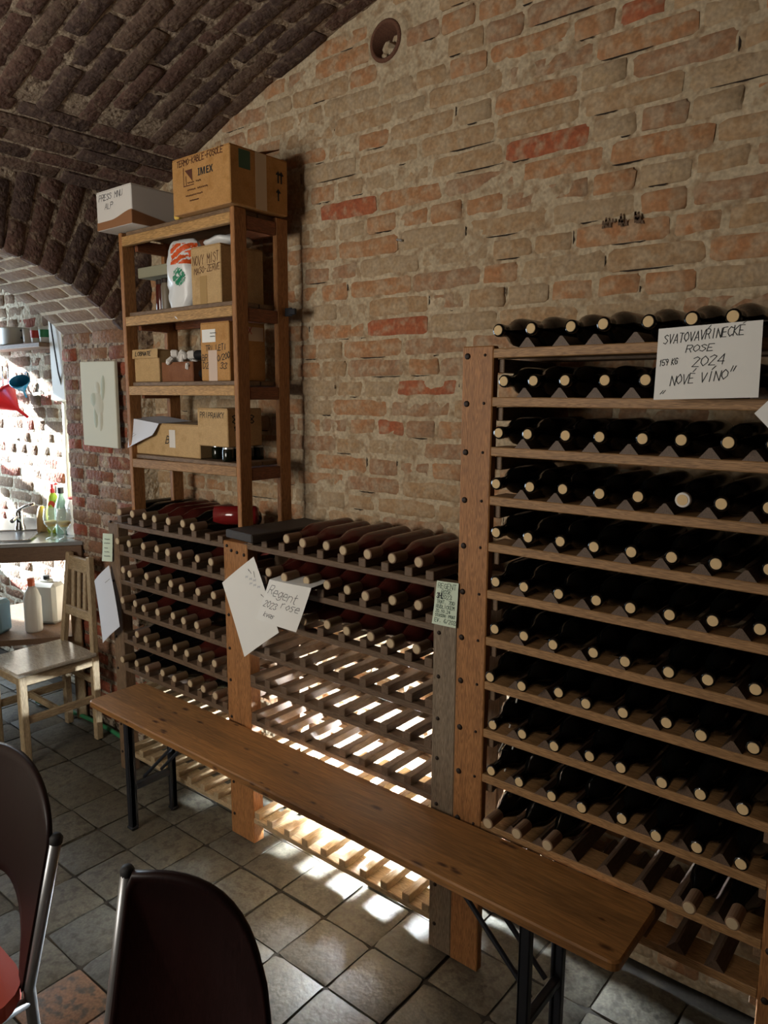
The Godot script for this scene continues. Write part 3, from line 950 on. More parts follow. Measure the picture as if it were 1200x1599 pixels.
func standing_bottle(called: String, label: String, p: Vector3, prof: Array, m: Material, cap: Array, capm: Material, group := "") -> Node3D:
	var t := thing(called, label, "bottle", p, 0.0, group)
	var b := MB.new(true)
	var pts := []
	for q in prof: pts.append(Vector2(q[0], q[1]))
	b.lathe(pts, 20)
	put("bottle_body", b.done(), m, t)
	if cap.size() > 0:
		var c := MB.new()
		pts = []
		for q in cap: pts.append(Vector2(q[0], q[1]))
		c.lathe(pts, 16)
		put("cap", c.done(), capm, t)
	return t

func shelf_goods():
	var F := func(s: Vector3): return plane_map(V(-s.x * 0.5, 0, s.z * 0.5), Vector3.RIGHT, Vector3.UP, 0.0008)
	# top: the large printed carton
	var s := V(0.322, 0.186, 0.262)
	var t := carton("large brown printed carton on top of the shelving unit, nearest the wall end", V(-2.216, 2.336, 0.227), s, 0.0, M.card)
	ink(t, "handwriting", [["TERMO-KABLE-FOSOLE", 0.03, 0.158, 0.02, 0.72, 0.1, 0.03]], F.call(s), 0.003, M.ink_brown, 3)
	ink(t, "print", [["~~~~ ~~~", 0.09, 0.092, 0.012, 0.8, 0.0], ["~~~~~ ~~~~~~", 0.088, 0.068, 0.012, 0.8, 0.0], ["~~~~~~~~~~~", 0.078, 0.05, 0.011, 0.8, 0.0], ["~~~~~~~~", 0.1, 0.034, 0.008, 0.8, 0.0]], F.call(s), 0.0024, M.ink_brown, 4)
	var tm := TextMesh.new()
	tm.text = "IMEX"
	var sf := SystemFont.new()
	sf.font_names = PackedStringArray(["Droid Sans"])
	sf.font_weight = 700
	tm.font = sf
	tm.font_size = 32
	tm.pixel_size = 0.00105
	tm.depth = 0.0006
	put("print", tm, M.ink, t, at(0.03, 0.125, s.z * 0.5 + 0.0006))
	var lg := MB.new()
	lg.slab(PackedVector2Array([Vector2(0, 0.04), Vector2(0.042, 0.04), Vector2(0.042, 0.0)]), 0.0006)
	for k in [[-0.008, 0.02, 0.003, 0.06], [0.02, -0.012, 0.06, 0.003], [0.006, 0.006, 0.003, 0.03]]: lg.box(V(k[0], k[1], 0), V(k[2], k[3], 0.0006))
	put("logo", lg.done(), M.ink_brown, t, at(-0.085, 0.102, s.z * 0.5 + 0.0006))
	patch(t, "tape", V(s.x * 0.5 + 0.0006, 0.093, -0.005), V(0.0008, 0.186, 0.05), M.tape_pale)
	patch(t, "green_label", V(s.x * 0.5 + 0.0006, 0.15, 0.068), V(0.0008, 0.06, 0.05), flat(c8(56, 92, 72), 0.7))
	var ar := MB.new()
	for k in [[-0.085, 0.07], [-0.085, 0.13], [-0.1, 0.13]]:
		ar.box(V(0, k[1] - 0.01, k[0]), V(0.0008, 0.03, 0.006))
		ar.slab(PackedVector2Array([Vector2(-0.012, 0), Vector2(0.012, 0), Vector2(0, 0.014)]), 0.0008, Transform3D(Basis(Vector3.FORWARD, Vector3.UP, Vector3.RIGHT), V(0, k[1] + 0.002, k[0])))
	put("arrow_print", ar.done(), M.ink, t, at(s.x * 0.5 + 0.0008, 0, 0))
	var fb := MB.new()
	fb.box(V(0, 0.0, -0.06), V(0.28, 0.003, 0.12), 0.001)
	put("open_flap", fb.done(), M.card_dark, t, Transform3D(Basis(Vector3.RIGHT, 0.32), V(0, 0.19, 0.0)))
	# top: the white carton
	s = V(0.245, 0.142, 0.235)
	t = carton("white carton with a brown wave print, overhanging the shelving unit's left end", V(-2.712, 2.336, 0.275), s, 0.0, M.card_white)
	var wv := MB.new()
	var poly := PackedVector2Array([Vector2(-0.1222, 0.001), Vector2(0.1222, 0.001)])
	for i in 13:
		var u := 1.0 - i / 12.0
		poly.append(Vector2(-0.1222 + 0.2444 * u, 0.03 + 0.022 * smoothstep(0.4, 1.0, u)))
	wv.slab(poly, 0.0008, at(0, 0, s.z * 0.5 + 0.0004))
	poly = PackedVector2Array([Vector2(-0.117, 0.001), Vector2(0.117, 0.001), Vector2(0.117, 0.006), Vector2(0.02, 0.03), Vector2(-0.117, 0.05)])
	wv.slab(poly, 0.0008, Transform3D(Basis(Vector3.FORWARD, Vector3.UP, Vector3.RIGHT), V(s.x * 0.5 + 0.0004, 0, 0)))
	put("wave_print", wv.done(), M.brown_print, t)
	ink(t, "handwriting", [["PRESS MNU", 0.02, 0.108, 0.022, 0.85, 0.2], ["ALP", 0.06, 0.075, 0.02, 1.0, 0.2]], F.call(s), 0.0022, M.ink_gray, 5)
	var yb := MB.new()
	yb.box(V(0, 0.012, 0), V(0.03, 0.024, 0.05), 0.004)
	tag(put("yellow_pack", yb.done(), flat(c8(214, 178, 84), 0.6), self, at(-2.41, 2.336, 0.3)), "small yellow packet between the two cartons on the shelving unit", "packet")
	# second shelf: plastic bag, carton, old jars under a tray
	t = thing("plastic_bag", "white plastic carrier bag with orange and green print hanging over the second shelf", "bag", V(-2.445, 2.024, 0.265))
	var bg := MB.new(true)
	var prof := [[-0.035, 0.28, 0.0], [0.0, 0.6, 0.3], [0.05, 0.92, 0.8], [0.11, 1.0, 1.0], [0.17, 0.98, 0.95], [0.215, 0.93, 0.75], [0.24, 0.88, 0.45], [0.25, 0.8, 0.2]]
	var crease := FastNoiseLite.new()
	crease.seed = 31
	crease.frequency = 0.09
	var ringf := func(i: float, k: float) -> Vector3:
		var i0 := mini(int(i), prof.size() - 2)
		var w := i - i0
		var q := [lerpf(prof[i0][0], prof[i0 + 1][0], w), lerpf(prof[i0][1], prof[i0 + 1][1], w), lerpf(prof[i0][2], prof[i0 + 1][2], w)]
		var a := TAU * k / 36.0
		var low := clampf(1.0 - i, 0.0, 1.0)
		var p := V(0.085 * q[1] * cos(a) + 0.012 * low, q[0] - 0.02 * low * cos(a), 0.06 * sin(a) * (0.3 + 0.7 * q[2]) + 0.024 * clampf(2.0 - i, 0.0, 2.0))
		return p * (1.0 + 0.0) + V(cos(a), 0, sin(a)) * 0.016 * crease.get_noise_3d(p.x * 120.0, p.y * 120.0, p.z * 120.0)
	for i in 21:
		for k in 36:
			var o := V(cos(TAU * (k + 0.5) / 36.0), 0, sin(TAU * (k + 0.5) / 36.0))
			bg.qout(ringf.call(i / 3.0, k), ringf.call(i / 3.0, k + 1), ringf.call((i + 1) / 3.0, k + 1), ringf.call((i + 1) / 3.0, k), o)
	for k in 36:
		bg.qout(ringf.call(7.0, k), ringf.call(7.0, k + 1), V(0, 0.247, 0), V(0, 0.247, 0), Vector3.UP)
		bg.qout(ringf.call(0.0, k), ringf.call(0.0, k + 1), V(0.012, -0.035, 0.048), V(0.012, -0.035, 0.048), Vector3.DOWN)
	# its crumpled mouth lies over the carton beside it
	for j in 8:
		for k in 20:
			var lump := func(jj: int, kk: int) -> Vector3:
				var a := TAU * kk / 20.0
				var b2 := PI * jj / 8.0
				var q := V(0.17 + 0.105 * sin(b2) * cos(a), 0.226 + 0.022 * cos(b2) + 0.006, -0.07 + 0.08 * sin(b2) * sin(a))
				return q + V(0.3, 1.0, 0.5) * 0.012 * crease.get_noise_3d(q.x * 200.0, q.y * 200.0, q.z * 200.0)
			bg.qout(lump.call(j, k), lump.call(j, k + 1), lump.call(j + 1, k + 1), lump.call(j + 1, k), lump.call(j, k) - V(0.17, 0.22, -0.07))
	var bagm := flat(c8(222, 224, 224), 0.35)
	bagm.backlight_enabled = true
	bagm.backlight = Color(0.25, 0.25, 0.25)
	put("bag_skin", bg.done(), bagm, t)
	# print: patches of the skin itself, a hair proud of it, facing the room
	var decal := func(called: String, m: Material, inside: Callable):
		var q := MB.new(true)
		for i in range(0, 112):
			for k in range(0, 108):
				var c: Vector3 = ringf.call((i + 0.5) / 16.0, k / 3.0)
				if c.z < 0.0 or not inside.call(c.x, c.y): continue
				var pts := []
				for e in [[0, 0], [0, 1], [1, 1], [1, 0]]:
					pts.append((ringf.call((i + e[0]) / 16.0, (k + e[1]) / 3.0) as Vector3) + V(0, 0, 0.0012))
				q.qout(pts[0], pts[1], pts[2], pts[3], V(0, 0, 1))
		put(called, q.done(), m, t)
	decal.call("orange_print", flat(c8(214, 88, 40), 0.4), func(x: float, y: float) -> bool: return y > 0.155 and y < 0.232 and x > -0.02 + (0.2 - y) * 0.3 and fmod(y * 1.0 - x * 0.5 + 1.0, 0.03) > 0.006)
	decal.call("green_print", flat(c8(30, 128, 92), 0.4), func(x: float, y: float) -> bool: return Vector2((x - 0.03) / 0.028, (y - 0.11) / 0.032).length() < 1.0 and fmod(y - x + 1.0, 0.03) > 0.004)
	s = V(0.172, 0.202, 0.2)
	t = carton("plain brown carton with two handwritten lines, beside the bag on the second shelf", V(-2.262, 2.024, 0.212), s, 0.0, M.card_pale)
	ink(t, "handwriting", [["NOVY MIST", 0.012, 0.138, 0.034, 0.5, 0.1, 0.05], ["MASO-ZERVE", 0.02, 0.108, 0.022, 0.68, 0.15, 0.06]], F.call(s), 0.0022, M.ink_brown, 6)
	patch(t, "tape", V(-0.015, 0.05, s.z * 0.5 + 0.0006), V(0.04, 0.1, 0.0008), M.tape)
	var dk: Material = M.glass_dark
	for k in 4:
		jar(["short dusty jar nearest the left post under the grey tray", "pale dusty jar second from the left under the grey tray", "dark jar third from the left under the grey tray", "clouded jar nearest the plastic bag under the grey tray"][k], V(-2.7 + 0.052 * k, 2.024, 0.2 + 0.01 * (k % 2)), 0.024, 0.136, [M.glass_rose, flat(c8(116, 104, 86), 0.5), dk, flat(c8(104, 106, 110), 0.3)][k], M.bolt, "dusty jars under the grey tray")
	var tr := MB.new()
	tr.box(V(0, 0.004, 0), V(0.235, 0.008, 0.15), 0.002)
	for k in [-1.0, 1.0]:
		tr.box(V(0, 0.022, 0.073 * k), V(0.235, 0.036, 0.005), 0.002)
		tr.box(V(0.115 * k, 0.022, 0), V(0.005, 0.036, 0.15), 0.002)
	tag(put("tray", tr.done(), flat(c8(142, 140, 118), 0.8), self, at(-2.625, 2.1605, 0.205)), "grey green tray lying across four dusty jars on the second shelf", "tray")
	# third shelf
	s = V(0.172, 0.125, 0.16)
	t = carton("small pale carton with a folded written flap, left end of the third shelf", V(-2.672, 1.748, 0.225), s, 0.0, M.card_pale, 0.0, null, 0.036)
	ink(t, "handwriting", [["LOBNATE", 0.02, 0.104, 0.016, 1.0, 0.2]], plane_map(V(-s.x * 0.5, 0, s.z * 0.5 + 0.0075), Vector3.RIGHT, Vector3.UP, 0.001), 0.0026, M.ink, 7)
	var s2 := V(0.2, 0.075, 0.17)
	t = thing("cardboard_box", "open brown carton holding a clear bag of white pieces on the third shelf", "box", V(-2.48, 1.748, 0.21))
	var ob := MB.new()
	for k in [-1.0, 1.0]:
		ob.box(V(0, s2.y * 0.5, k * s2.z * 0.5), V(s2.x, s2.y, 0.004), 0.001)
		ob.box(V(k * s2.x * 0.5, s2.y * 0.5, 0), V(0.004, s2.y, s2.z), 0.001)
	ob.box(V(0, 0.002, 0), V(s2.x, 0.004, s2.z))
	put("box_body", ob.done(), M.card_dark, t)
	t = thing("packing_bag", "clear bag of crumpled white pieces slumping out of the open carton", "bag", V(-2.48, 1.79, 0.235))
	for k in 26:
		var cb := MB.new()
		cb.box(Vector3.ZERO, V(rng.randf_range(0.02, 0.04), rng.randf_range(0.012, 0.022), rng.randf_range(0.02, 0.035)), 0.005)
		put("crumpled_piece", cb.done(), M.card_white, t, Transform3D(Basis.from_euler(V(rng.randf() * 3, rng.randf() * 3, rng.randf() * 3)), V(rng.randf_range(-0.09, 0.08), rng.randf_range(0.03, 0.075) - 0.2 * maxf(0, rng.randf_range(-0.05, 0.08)), rng.randf_range(-0.03, 0.07))))
	for k in 3:
		var bb := MB.new(true)
		bb.lathe([Vector2(0, 0), Vector2(0.017, 0), Vector2(0.0185, 0.004), Vector2(0.0185, 0.08), Vector2(0.024, 0.1), Vector2(0.024, 0.16), Vector2(0, 0.16)], 16, Transform3D(Basis(Vector3.BACK, -PI / 2), Vector3.ZERO))
		tag(put("dark_bottle", bb.done(), M.black, self, at(-2.40 + [0.0, 0.0, -0.015][k], 1.748 + [0.158, 0.1, 0.03][k], 0.26 - 0.035 * [1, 0, 0.2][k])), ["topmost of three black bottle necks lying behind the tall written carton", "middle of three black bottle necks lying behind the tall written carton", "lowest of three black bottle necks lying behind the tall written carton"][k], "bottle", "black bottle necks on the third shelf")
	s = V(0.165, 0.207, 0.17)
	t = carton("tall brown carton with white label and scrawled dates, right end of third shelf", V(-2.217, 1.748, 0.232), s, 0.0, M.card, 0.0)
	patch(t, "white_label", V(-0.032, 0.162, s.z * 0.5 + 0.0006), V(0.078, 0.046, 0.0008), M.paper)
	patch(t, "tape", V(-0.012, 0.055, s.z * 0.5 + 0.0006), V(0.05, 0.11, 0.0008), flat(c8(206, 184, 168), 0.3))
	ink(t, "handwriting", [["TRI LETI", 0.03, 0.108, 0.02, 0.75, 0.1, 0.02], ["BRY", 0.008, 0.075, 0.022, 0.8, 0.1], ["200/200", 0.068, 0.066, 0.022, 0.65, 0.1, 0.15], ["D2", 0.01, 0.045, 0.022, 0.9, 0.1], ["33", 0.11, 0.042, 0.022, 0.9, 0.3]], F.call(s), 0.0026, M.ink, 8)
	ink(t, "label_print", [["~~~~~~~~", 0.06, 0.168, 0.006, 0.8, 0.0], ["~~~~~~", 0.06, 0.156, 0.006, 0.8, 0.0]], plane_map(V(-s.x * 0.5, 0, s.z * 0.5 + 0.001), Vector3.RIGHT, Vector3.UP, 0.0008), 0.0016, M.ink_gray, 9)
	var sd := s.x * 0.5 + 0.0006
	patch(t, "tape", V(sd, 0.1, 0.025), V(0.0008, 0.2, 0.05), M.tape_pale)
	patch(t, "tape", V(sd + 0.0006, 0.17, -0.025), V(0.0008, 0.05, 0.1), M.tape_pale)
	ink(t, "red_mark", [["ABX", 0.04, 0.17, 0.026, 0.8, 0.0]], plane_map(V(sd + 0.0012, 0, 0.08), Vector3.FORWARD, Vector3.UP, 0.001), 0.003, M.ink_red, 10)
	# fourth shelf
	s = V(0.452, 0.126, 0.18)
	t = carton("long low brown carton lying along the fourth shelf under loose papers", V(-2.566, 1.454, 0.215), s, 0.0, M.card_pale)
	ink(t, "handwriting", [["B", 0.23, 0.05, 0.03, 0.9, 0.4]], F.call(s), 0.004, M.ink, 11)
	patch(t, "label", V(0.05, 0.07, s.z * 0.5 + 0.0006), V(0.04, 0.07, 0.0008), M.card_white)
	for k in 5:
		jar(["front jar of four under the raised carton, along the shelf's open side", "second jar from the front under the raised carton, open side", "third jar from the front under the raised carton, open side", "rearmost small jar under the raised carton, open side of shelf", "small lidded jar under the raised carton, next to the long carton"][k], V(-2.178 if k < 4 else -2.305, 1.454, [0.3, 0.252, 0.204, 0.156, 0.25][k]), 0.022, 0.053, M.glass_green, M.steel, "small jars under the raised carton")
	s = V(0.178, 0.138, 0.165)
	t = carton("pale written carton raised on small jars at the fourth shelf's right end", V(-2.245, 1.5075, 0.235), s, 0.0, M.card_pale)
	ink(t, "handwriting", [["PRIPRAVKY", 0.018, 0.105, 0.02, 0.8, 0.1]], F.call(s), 0.0024, M.ink, 12)
	ink(t, "symbol_print", [["8 08", 0.02, 0.085, 0.03, 0.9, 0.0], ["1  1", 0.025, 0.06, 0.015, 1.0, 0.0], ["%8", 0.02, 0.03, 0.03, 0.8, 0.0]], plane_map(V(s.x * 0.5 + 0.0006, 0, 0.08), Vector3.FORWARD, Vector3.UP, 0.001), 0.004, M.ink, 12)
	# loose papers draped over the long carton
	var pp := sheet("bundle of loose white papers drooping over the long carton's left end", [V(-2.80, 1.6, 0.312), V(-2.585, 1.583, 0.318), V(-2.62, 1.535, 0.322), V(-2.798, 1.475, 0.326)], M.paper_blue, 0.006, 0.16, "paper_bundle")
	ink(pp[0], "print", [["~~~~~~~", 0.012, 0.045, 0.007, 0.8, 0.0, 0.3], ["~~~~~~~~~~", 0.012, 0.032, 0.007, 0.8, 0.0, 0.3]], pp[1], 0.0012, M.ink_gray, 13)
	# round end of a red bottle behind the shelf posts
	var rbm := MB.new(true)
	rbm.lathe([Vector2(0, 0), Vector2(0.03, 0.002), Vector2(0.037, 0.012), Vector2(0.037, 0.17), Vector2(0.0, 0.172)], 22, Transform3D(Basis(V(0, 0, 1), PI / 2 + 0.0), Vector3.ZERO))
	tag(put("red_bottle", rbm.done(), M.glass_red, self, Transform3D(Basis(Vector3.UP, 0.7), V(-2.165, 1.237, 0.17))), "red bottle lying with its round end towards the shelf unit's open side", "bottle")
	# thin white wires by the tall rack's post
	for k in 2:
		var wb := MB.new(true)
		wb.tube([[V(-0.956, 0.88, 0.28), V(-0.962, 0.8, 0.30), V(-0.985, 0.73, 0.3), V(-1.003, 0.69, 0.3)], [V(-0.958, 0.745, 0.28), V(-0.965, 0.69, 0.3), V(-0.985, 0.625, 0.3), V(-1.018, 0.56, 0.3)]][k], 0.0022, 6)
		tag(put("wire", wb.done(), M.white_plastic, self), ["upper loose white wire at the tall rack's left post", "lower loose white wire at the tall rack's left post"][k], "wire", "loose white wires")
	# dark plank on the rack
	var pk := MB.new()
	pk.box(Vector3.ZERO, V(0.16, 0.03, 0.36), 0.004)
	tag(put("plank", pk.done(), M.darkz, self, Transform3D(Basis(Vector3.UP, -0.1), V(-1.965, 1.2145, 0.245))), "short dark plank lying front to back on the low rack's middle post", "plank")

func notes():
	var p := sheet("blank white paper pinned askew on the low rack's left post", [V(-3.055, 0.868, 0.372), V(-2.935, 0.957, 0.366), V(-2.83, 0.706, 0.382), V(-2.967, 0.603, 0.388)], M.paper_blue, 0.012)
	ink(p[0], "print", [["~~~~~~", 0.1, 0.22, 0.008, 0.8, 0.0]], p[1], 0.0016, M.ink_gray, 20)
	p = sheet("small handwritten card pinned above the blank paper on the left post", [V(-2.985, 1.093, 0.358), V(-2.906, 1.1, 0.358), V(-2.912, 0.977, 0.36), V(-2.996, 0.967, 0.36)], M.paper_green, 0.004)
	ink(p[0], "handwriting", [["~~~~~", 0.018, 0.095, 0.011, 0.8, 0.0], ["~~~~~~", 0.015, 0.078, 0.01, 0.8, 0.0], ["~~~", 0.018, 0.055, 0.011, 0.9, 0.0], ["~~~~", 0.02, 0.038, 0.011, 0.9, 0.0], ["~~~~~~", 0.018, 0.02, 0.009, 0.9, 0.0]], p[1], 0.0018, M.ink, 21)
	p = sheet("large turned over white paper pinned diagonally on the low rack's middle post", [V(-2.145, 1.012, 0.372), V(-1.972, 1.134, 0.366), V(-1.822, 0.893, 0.384), V(-2.0, 0.766, 0.39)], M.paper, 0.008)
	ink(p[0], "show_through", [["~~~", 0.14, 0.23, 0.02, 0.8, 0.0, -0.9], ["~~~", 0.15, 0.2, 0.02, 0.8, 0.0, -0.9]], p[1], 0.004, flat(c8(190, 192, 196), 0.9), 22)
	ink(p[0], "pen_mark", [["1/", 0.168, 0.24, 0.02, 0.8, -0.4, -1.2], ["1", 0.19, 0.14, 0.014, 0.8, -0.5]], p[1], 0.0022, M.ink_gray, 22)
	p = sheet("square white paper reading Regent rose 2023, tucked under the capsules", [V(-1.853, 1.078, 0.4), V(-1.653, 1.082, 0.4), V(-1.712, 0.924, 0.408), V(-1.918, 0.928, 0.402)], M.paper, 0.008, 0.09)
	ink(p[0], "handwriting", [["Regent", 0.014, 0.108, 0.034, 0.74, 0.25, -0.1], ["rose", 0.098, 0.068, 0.027, 0.8, 0.2, -0.05], ["2023", 0.012, 0.058, 0.025, 0.7, 0.2, -0.05], ["kvas", 0.03, 0.022, 0.018, 0.75, 0.2, -0.05]], p[1], 0.0022, M.ink_gray, 23)
	p = sheet("narrow pale green list pinned on the low rack's right post", [V(-1.186, 1.176, 0.360), V(-1.112, 1.18, 0.360), V(-1.116, 1.05, 0.362), V(-1.199, 1.048, 0.362)], M.paper_green, 0.003)
	ink(p[0], "handwriting", [["REGENT", 0.007, 0.108, 0.015, 0.7, 0.0], ["ROSE", 0.02, 0.093, 0.012, 0.72, 0.1], ["2023", 0.022, 0.078, 0.012, 0.72, 0.1], ["TRAT. 7DD", 0.008, 0.064, 0.01, 0.66, 0.0], ["RUDLICKEM", 0.008, 0.05, 0.01, 0.66, 0.0], ["20.10.24", 0.008, 0.037, 0.009, 0.66, 0.0], ["STOCENI PRAT", 0.008, 0.025, 0.008, 0.66, 0.0], ["EV. 6/2028", 0.008, 0.008, 0.012, 0.62, 0.0]], p[1], 0.0013, flat(c8(28, 60, 48), 0.8), 24)
	ink(p[0], "bold_number", [["3HL", 0.006, 0.078, 0.016, 0.5, 0.0]], p[1], 0.0026, M.ink, 25)
	p = sheet("large white paper on the tall rack's top shelves, headed Svatovavřinecké", [V(-0.575, 1.842, 0.421), V(-0.371, 1.849, 0.421), V(-0.367, 1.698, 0.424), V(-0.575, 1.692, 0.424)], M.paper, 0.004, 0.1)
	ink(p[0], "handwriting", [["SVATOVAVR`INECKE´", 0.012, 0.116, 0.019, 0.56, 0.2, 0.06], ["ROSE", 0.06, 0.096, 0.014, 1.0, 0.2, 0.03], ["159 KG", 0.006, 0.072, 0.013, 0.5, 0.2, 0.03], ["2024", 0.074, 0.066, 0.02, 0.82, 0.2, 0.03], ["NOVE´", 0.032, 0.03, 0.02, 0.62, 0.2, 0.08], ["VI´NO", 0.092, 0.034, 0.02, 0.68, 0.2, 0.08], ["„", 0.014, 0.016, 0.02, 0.6, 0.1], ["“", 0.145, 0.04, 0.02, 0.6, 0.3]], p[1], 0.0016, M.ink, 26)
	p = sheet("corner of a turned white paper below the large written sheet", [V(-0.378, 1.666, 0.402), V(-0.31, 1.74, 0.402), V(-0.25, 1.68, 0.404), V(-0.318, 1.606, 0.404)], M.paper, 0.002)

# ---------------------------------------------------------------- bench and chairs
func bench():
	var t := thing("bench", "long pine bench top on dark folding steel legs in front of the racks", "bench", V(-1.61, 0, 0.495))
	var poly := PackedVector2Array()
	var hx := 1.1
	var hz := 0.125
	var r := 0.022
	for c in [[hx - r, hz - r, 0.0], [-hx + r, hz - r, 90.0], [-hx + r, -hz + r, 180.0], [hx - r, -hz + r, 270.0]]:
		for k in 5:
			var a := deg_to_rad(c[2] + 22.5 * k)
			poly.append(Vector2(c[0] + r * cos(a), c[1] + r * sin(a)))
	var b := MB.new()
	# top with a soft edge: three stacked outlines
	var lay_ := [[0.0, 0.004], [0.004, 0.0], [0.023, 0.0], [0.027, 0.004]]
	var ring := func(i: int) -> Array:
		var o := []
		for q in poly: o.append(V(q.x * (1.0 - lay_[i][1] / hx), lay_[i][0], q.y * (1.0 - lay_[i][1] / hz)))
		return o
	var rings := [ring.call(0), ring.call(1), ring.call(2), ring.call(3)]
	var n := poly.size()
	for i in 3:
		for k in n:
			var l := (k + 1) % n
			b.qout(rings[i][k], rings[i][l], rings[i + 1][l], rings[i + 1][k], rings[1][k] + rings[1][l] - V(0, 0.0135 if i == 1 else (0.04 if i == 0 else 0.0), 0))
	for k in range(1, n - 1):
		b.qout(rings[3][0], rings[3][k], rings[3][k + 1], rings[3][0], Vector3.UP)
		b.qout(rings[0][0], rings[0][k], rings[0][k + 1], rings[0][0], Vector3.DOWN)
	# pine boards with knots, mapped flat onto the top
	var im := Image.create(1024, 128, false, Image.FORMAT_RGB8)
	var g := FastNoiseLite.new()
	g.seed = 8
	g.frequency = 0.02
	var rr := RandomNumberGenerator.new()
	rr.seed = 5
	var knots := []
	for k in 26: knots.append(Vector3(rr.randf() * 1024, rr.randf() * 128, rr.randf_range(1.6, 4.2)))
	for y in 128:
		for x in 1024:
			var plank := int(y / 43.0)
			var warp := 0.0
			var kn := 0.0
			for q in knots:
				var d: float = Vector2((x - q.x) * 0.42, y - q.y).length() / q.z
				if d < 6.0:
					warp += 1.4 / (1.0 + d * d)
					kn = maxf(kn, clampf(1.3 - d, 0, 1))
			var v := 0.5 + 0.5 * sin(g.get_noise_2d(x * 0.16 + plank * 400.0, y * 2.6 + warp * 16.0) * 20.0 + plank * 2.0)
			var tone: float = [1.0, 0.92, 1.03][plank] * (0.86 + 0.14 * v) * (0.94 + 0.12 * g.get_noise_2d(x * 0.5, y * 7.0))
			var c := Color(0.68, 0.475, 0.265) * tone
			c = c.lerp(Color(0.24, 0.13, 0.07), kn * 0.85)
			im.set_pixel(x, y, c)
	im.generate_mipmaps()
	var m := StandardMaterial3D.new()
	m.albedo_texture = ImageTexture.create_from_image(im)
	m.roughness = 0.42
	m.uv1_triplanar = true
	m.uv1_scale = V(1.0 / 2.2, 4.0, 4.0)
	m.uv1_offset = V(0.5, 0.5, 0.5)
	put("bench_top", b.done(), m, t, at(0, 0.453, 0))
	for s in [-1.0, 1.0]:
		var x: float = 0.865 * s
		for z in [-0.095, 0.095]:
			var lb := MB.new()
			lb.box(V(0, 0.225, 0), V(0.03, 0.45, 0.022), 0.003)
			lb.box(V(-0.011 * s, 0.225, signf(z) * -0.004), V(0.008, 0.45, 0.03), 0.002)
			lb.box(V(0, 0.006, 0), V(0.036, 0.012, 0.03), 0.003)
			put("leg", lb.done(), M.iron, t, at(x, 0, z))
		for y in [0.44, 0.17]:
			var cb := MB.new()
			cb.box(V(x, y, 0), V(0.024, 0.024, 0.19), 0.003)
			put("crossbar", cb.done(), M.iron, t)
		for z in [-0.04, 0.04]:
			var db := MB.new()
			db.tube([V(x - 0.01 * s, 0.2, z), V(x - 0.27 * s, 0.445, z)], 0.007, 8)
			put("brace", db.done(), M.iron, t)

func bistro_chair(label: String, at_: Vector3, turn: float, seat_m: Material):
	# origin on the floor under the middle of the backrest; the seat lies towards +z
	var t := thing("bistro_chair", label, "chair", at_, turn, "bistro chairs in the foreground")
	var tp := []
	for s in [-1.0, 1.0]:
		var pts := [V(0.23 * s, 0.80, 0.0), V(0.17 * s, 0.46, 0.05), V(0.175 * s, 0.3, 0.045), V(0.195 * s, 0.0, -0.02)]
		var b := MB.new(true)
		b.tube(pts, 0.0125, 14)
		put("frame_tube", b.done(), M.tube, t)
		var c := MB.new(true)
		c.lathe([Vector2(0.0137, -0.006), Vector2(0.0137, 0.006), Vector2(0.009, 0.012), Vector2(0, 0.013)], 14)
		put("tube_cap", c.done(), M.black_rubber, t, Transform3D(Basis(Quaternion(Vector3.UP, (pts[0] - pts[1] as Vector3).normalized())), pts[0]))
		var f := MB.new(true)
		f.tube([V(0.17 * s, 0.43, 0.05), V(0.18 * s, 0.43, 0.38), V(0.19 * s, 0.0, 0.44)], 0.0115, 12)
		put("front_leg", f.done(), M.tube, t)
	# backrest: bent plywood, round top, arched lower edge
	var b := MB.new(true)
	var N := 28
	var half := func(y: float) -> float: return 0.17 + 0.058 * (y - 0.46) / 0.34
	var P := func(u: float, v: float, side: float) -> Vector3:   # u across -1..1, v up 0..1
		var top := 0.80 + 0.108 * sqrt(maxf(0.0, 1.0 - u * u))
		var low := 0.46 + 0.17 * sqrt(maxf(0.0, 1.0 - pow(u / 0.72, 2.0))) if absf(u) < 0.72 else 0.46
		var y := lerpf(low, top, v)
		var x: float = u * half.call(minf(y, 0.8))
		var z := 0.05 * (0.80 - y) / 0.34 + 0.012 - 0.03 * (1.0 - u * u)
		return V(x, y, z + 0.0055 * side)
	var Q := 12
	for side in [-1.0, 1.0]:
		for i in N:
			for j in Q:
				var a := -cos(PI * i / N)
				var e := -cos(PI * (i + 1) / N)
				b.qout(P.call(a, float(j) / Q, side), P.call(e, float(j) / Q, side), P.call(e, (j + 1.0) / Q, side), P.call(a, (j + 1.0) / Q, side), V(0, 0, side))
	for v in [0.0, 1.0]:
		for i in N:
			var a := -cos(PI * i / N)
			var e := -cos(PI * (i + 1) / N)
			b.qout(P.call(a, v, -1), P.call(e, v, -1), P.call(e, v, 1), P.call(a, v, 1), V(a * 2.0 * v, 1.0 if v > 0.5 else -1.0, 0))
	for u in [-1.0, 1.0]:
		for j in Q: b.qout(P.call(u, float(j) / Q, -1), P.call(u, float(j) / Q, 1), P.call(u, (j + 1.0) / Q, 1), P.call(u, (j + 1.0) / Q, -1), V(u, 0, 0))
	put("backrest", b.done(), M.veneer, t)
	var sb := MB.new()
	var poly := PackedVector2Array()
	for k in 28:
		var a := TAU * k / 28.0
		poly.append(Vector2(signf(cos(a)) * pow(absf(cos(a)), 0.5) * 0.2, signf(sin(a)) * pow(absf(sin(a)), 0.5) * 0.2))
	sb.slab(poly, 0.034, Transform3D(Basis(Vector3.RIGHT, PI / 2), V(0, 0.452, 0.24)))
	put("seat", sb.done(), seat_m, t)

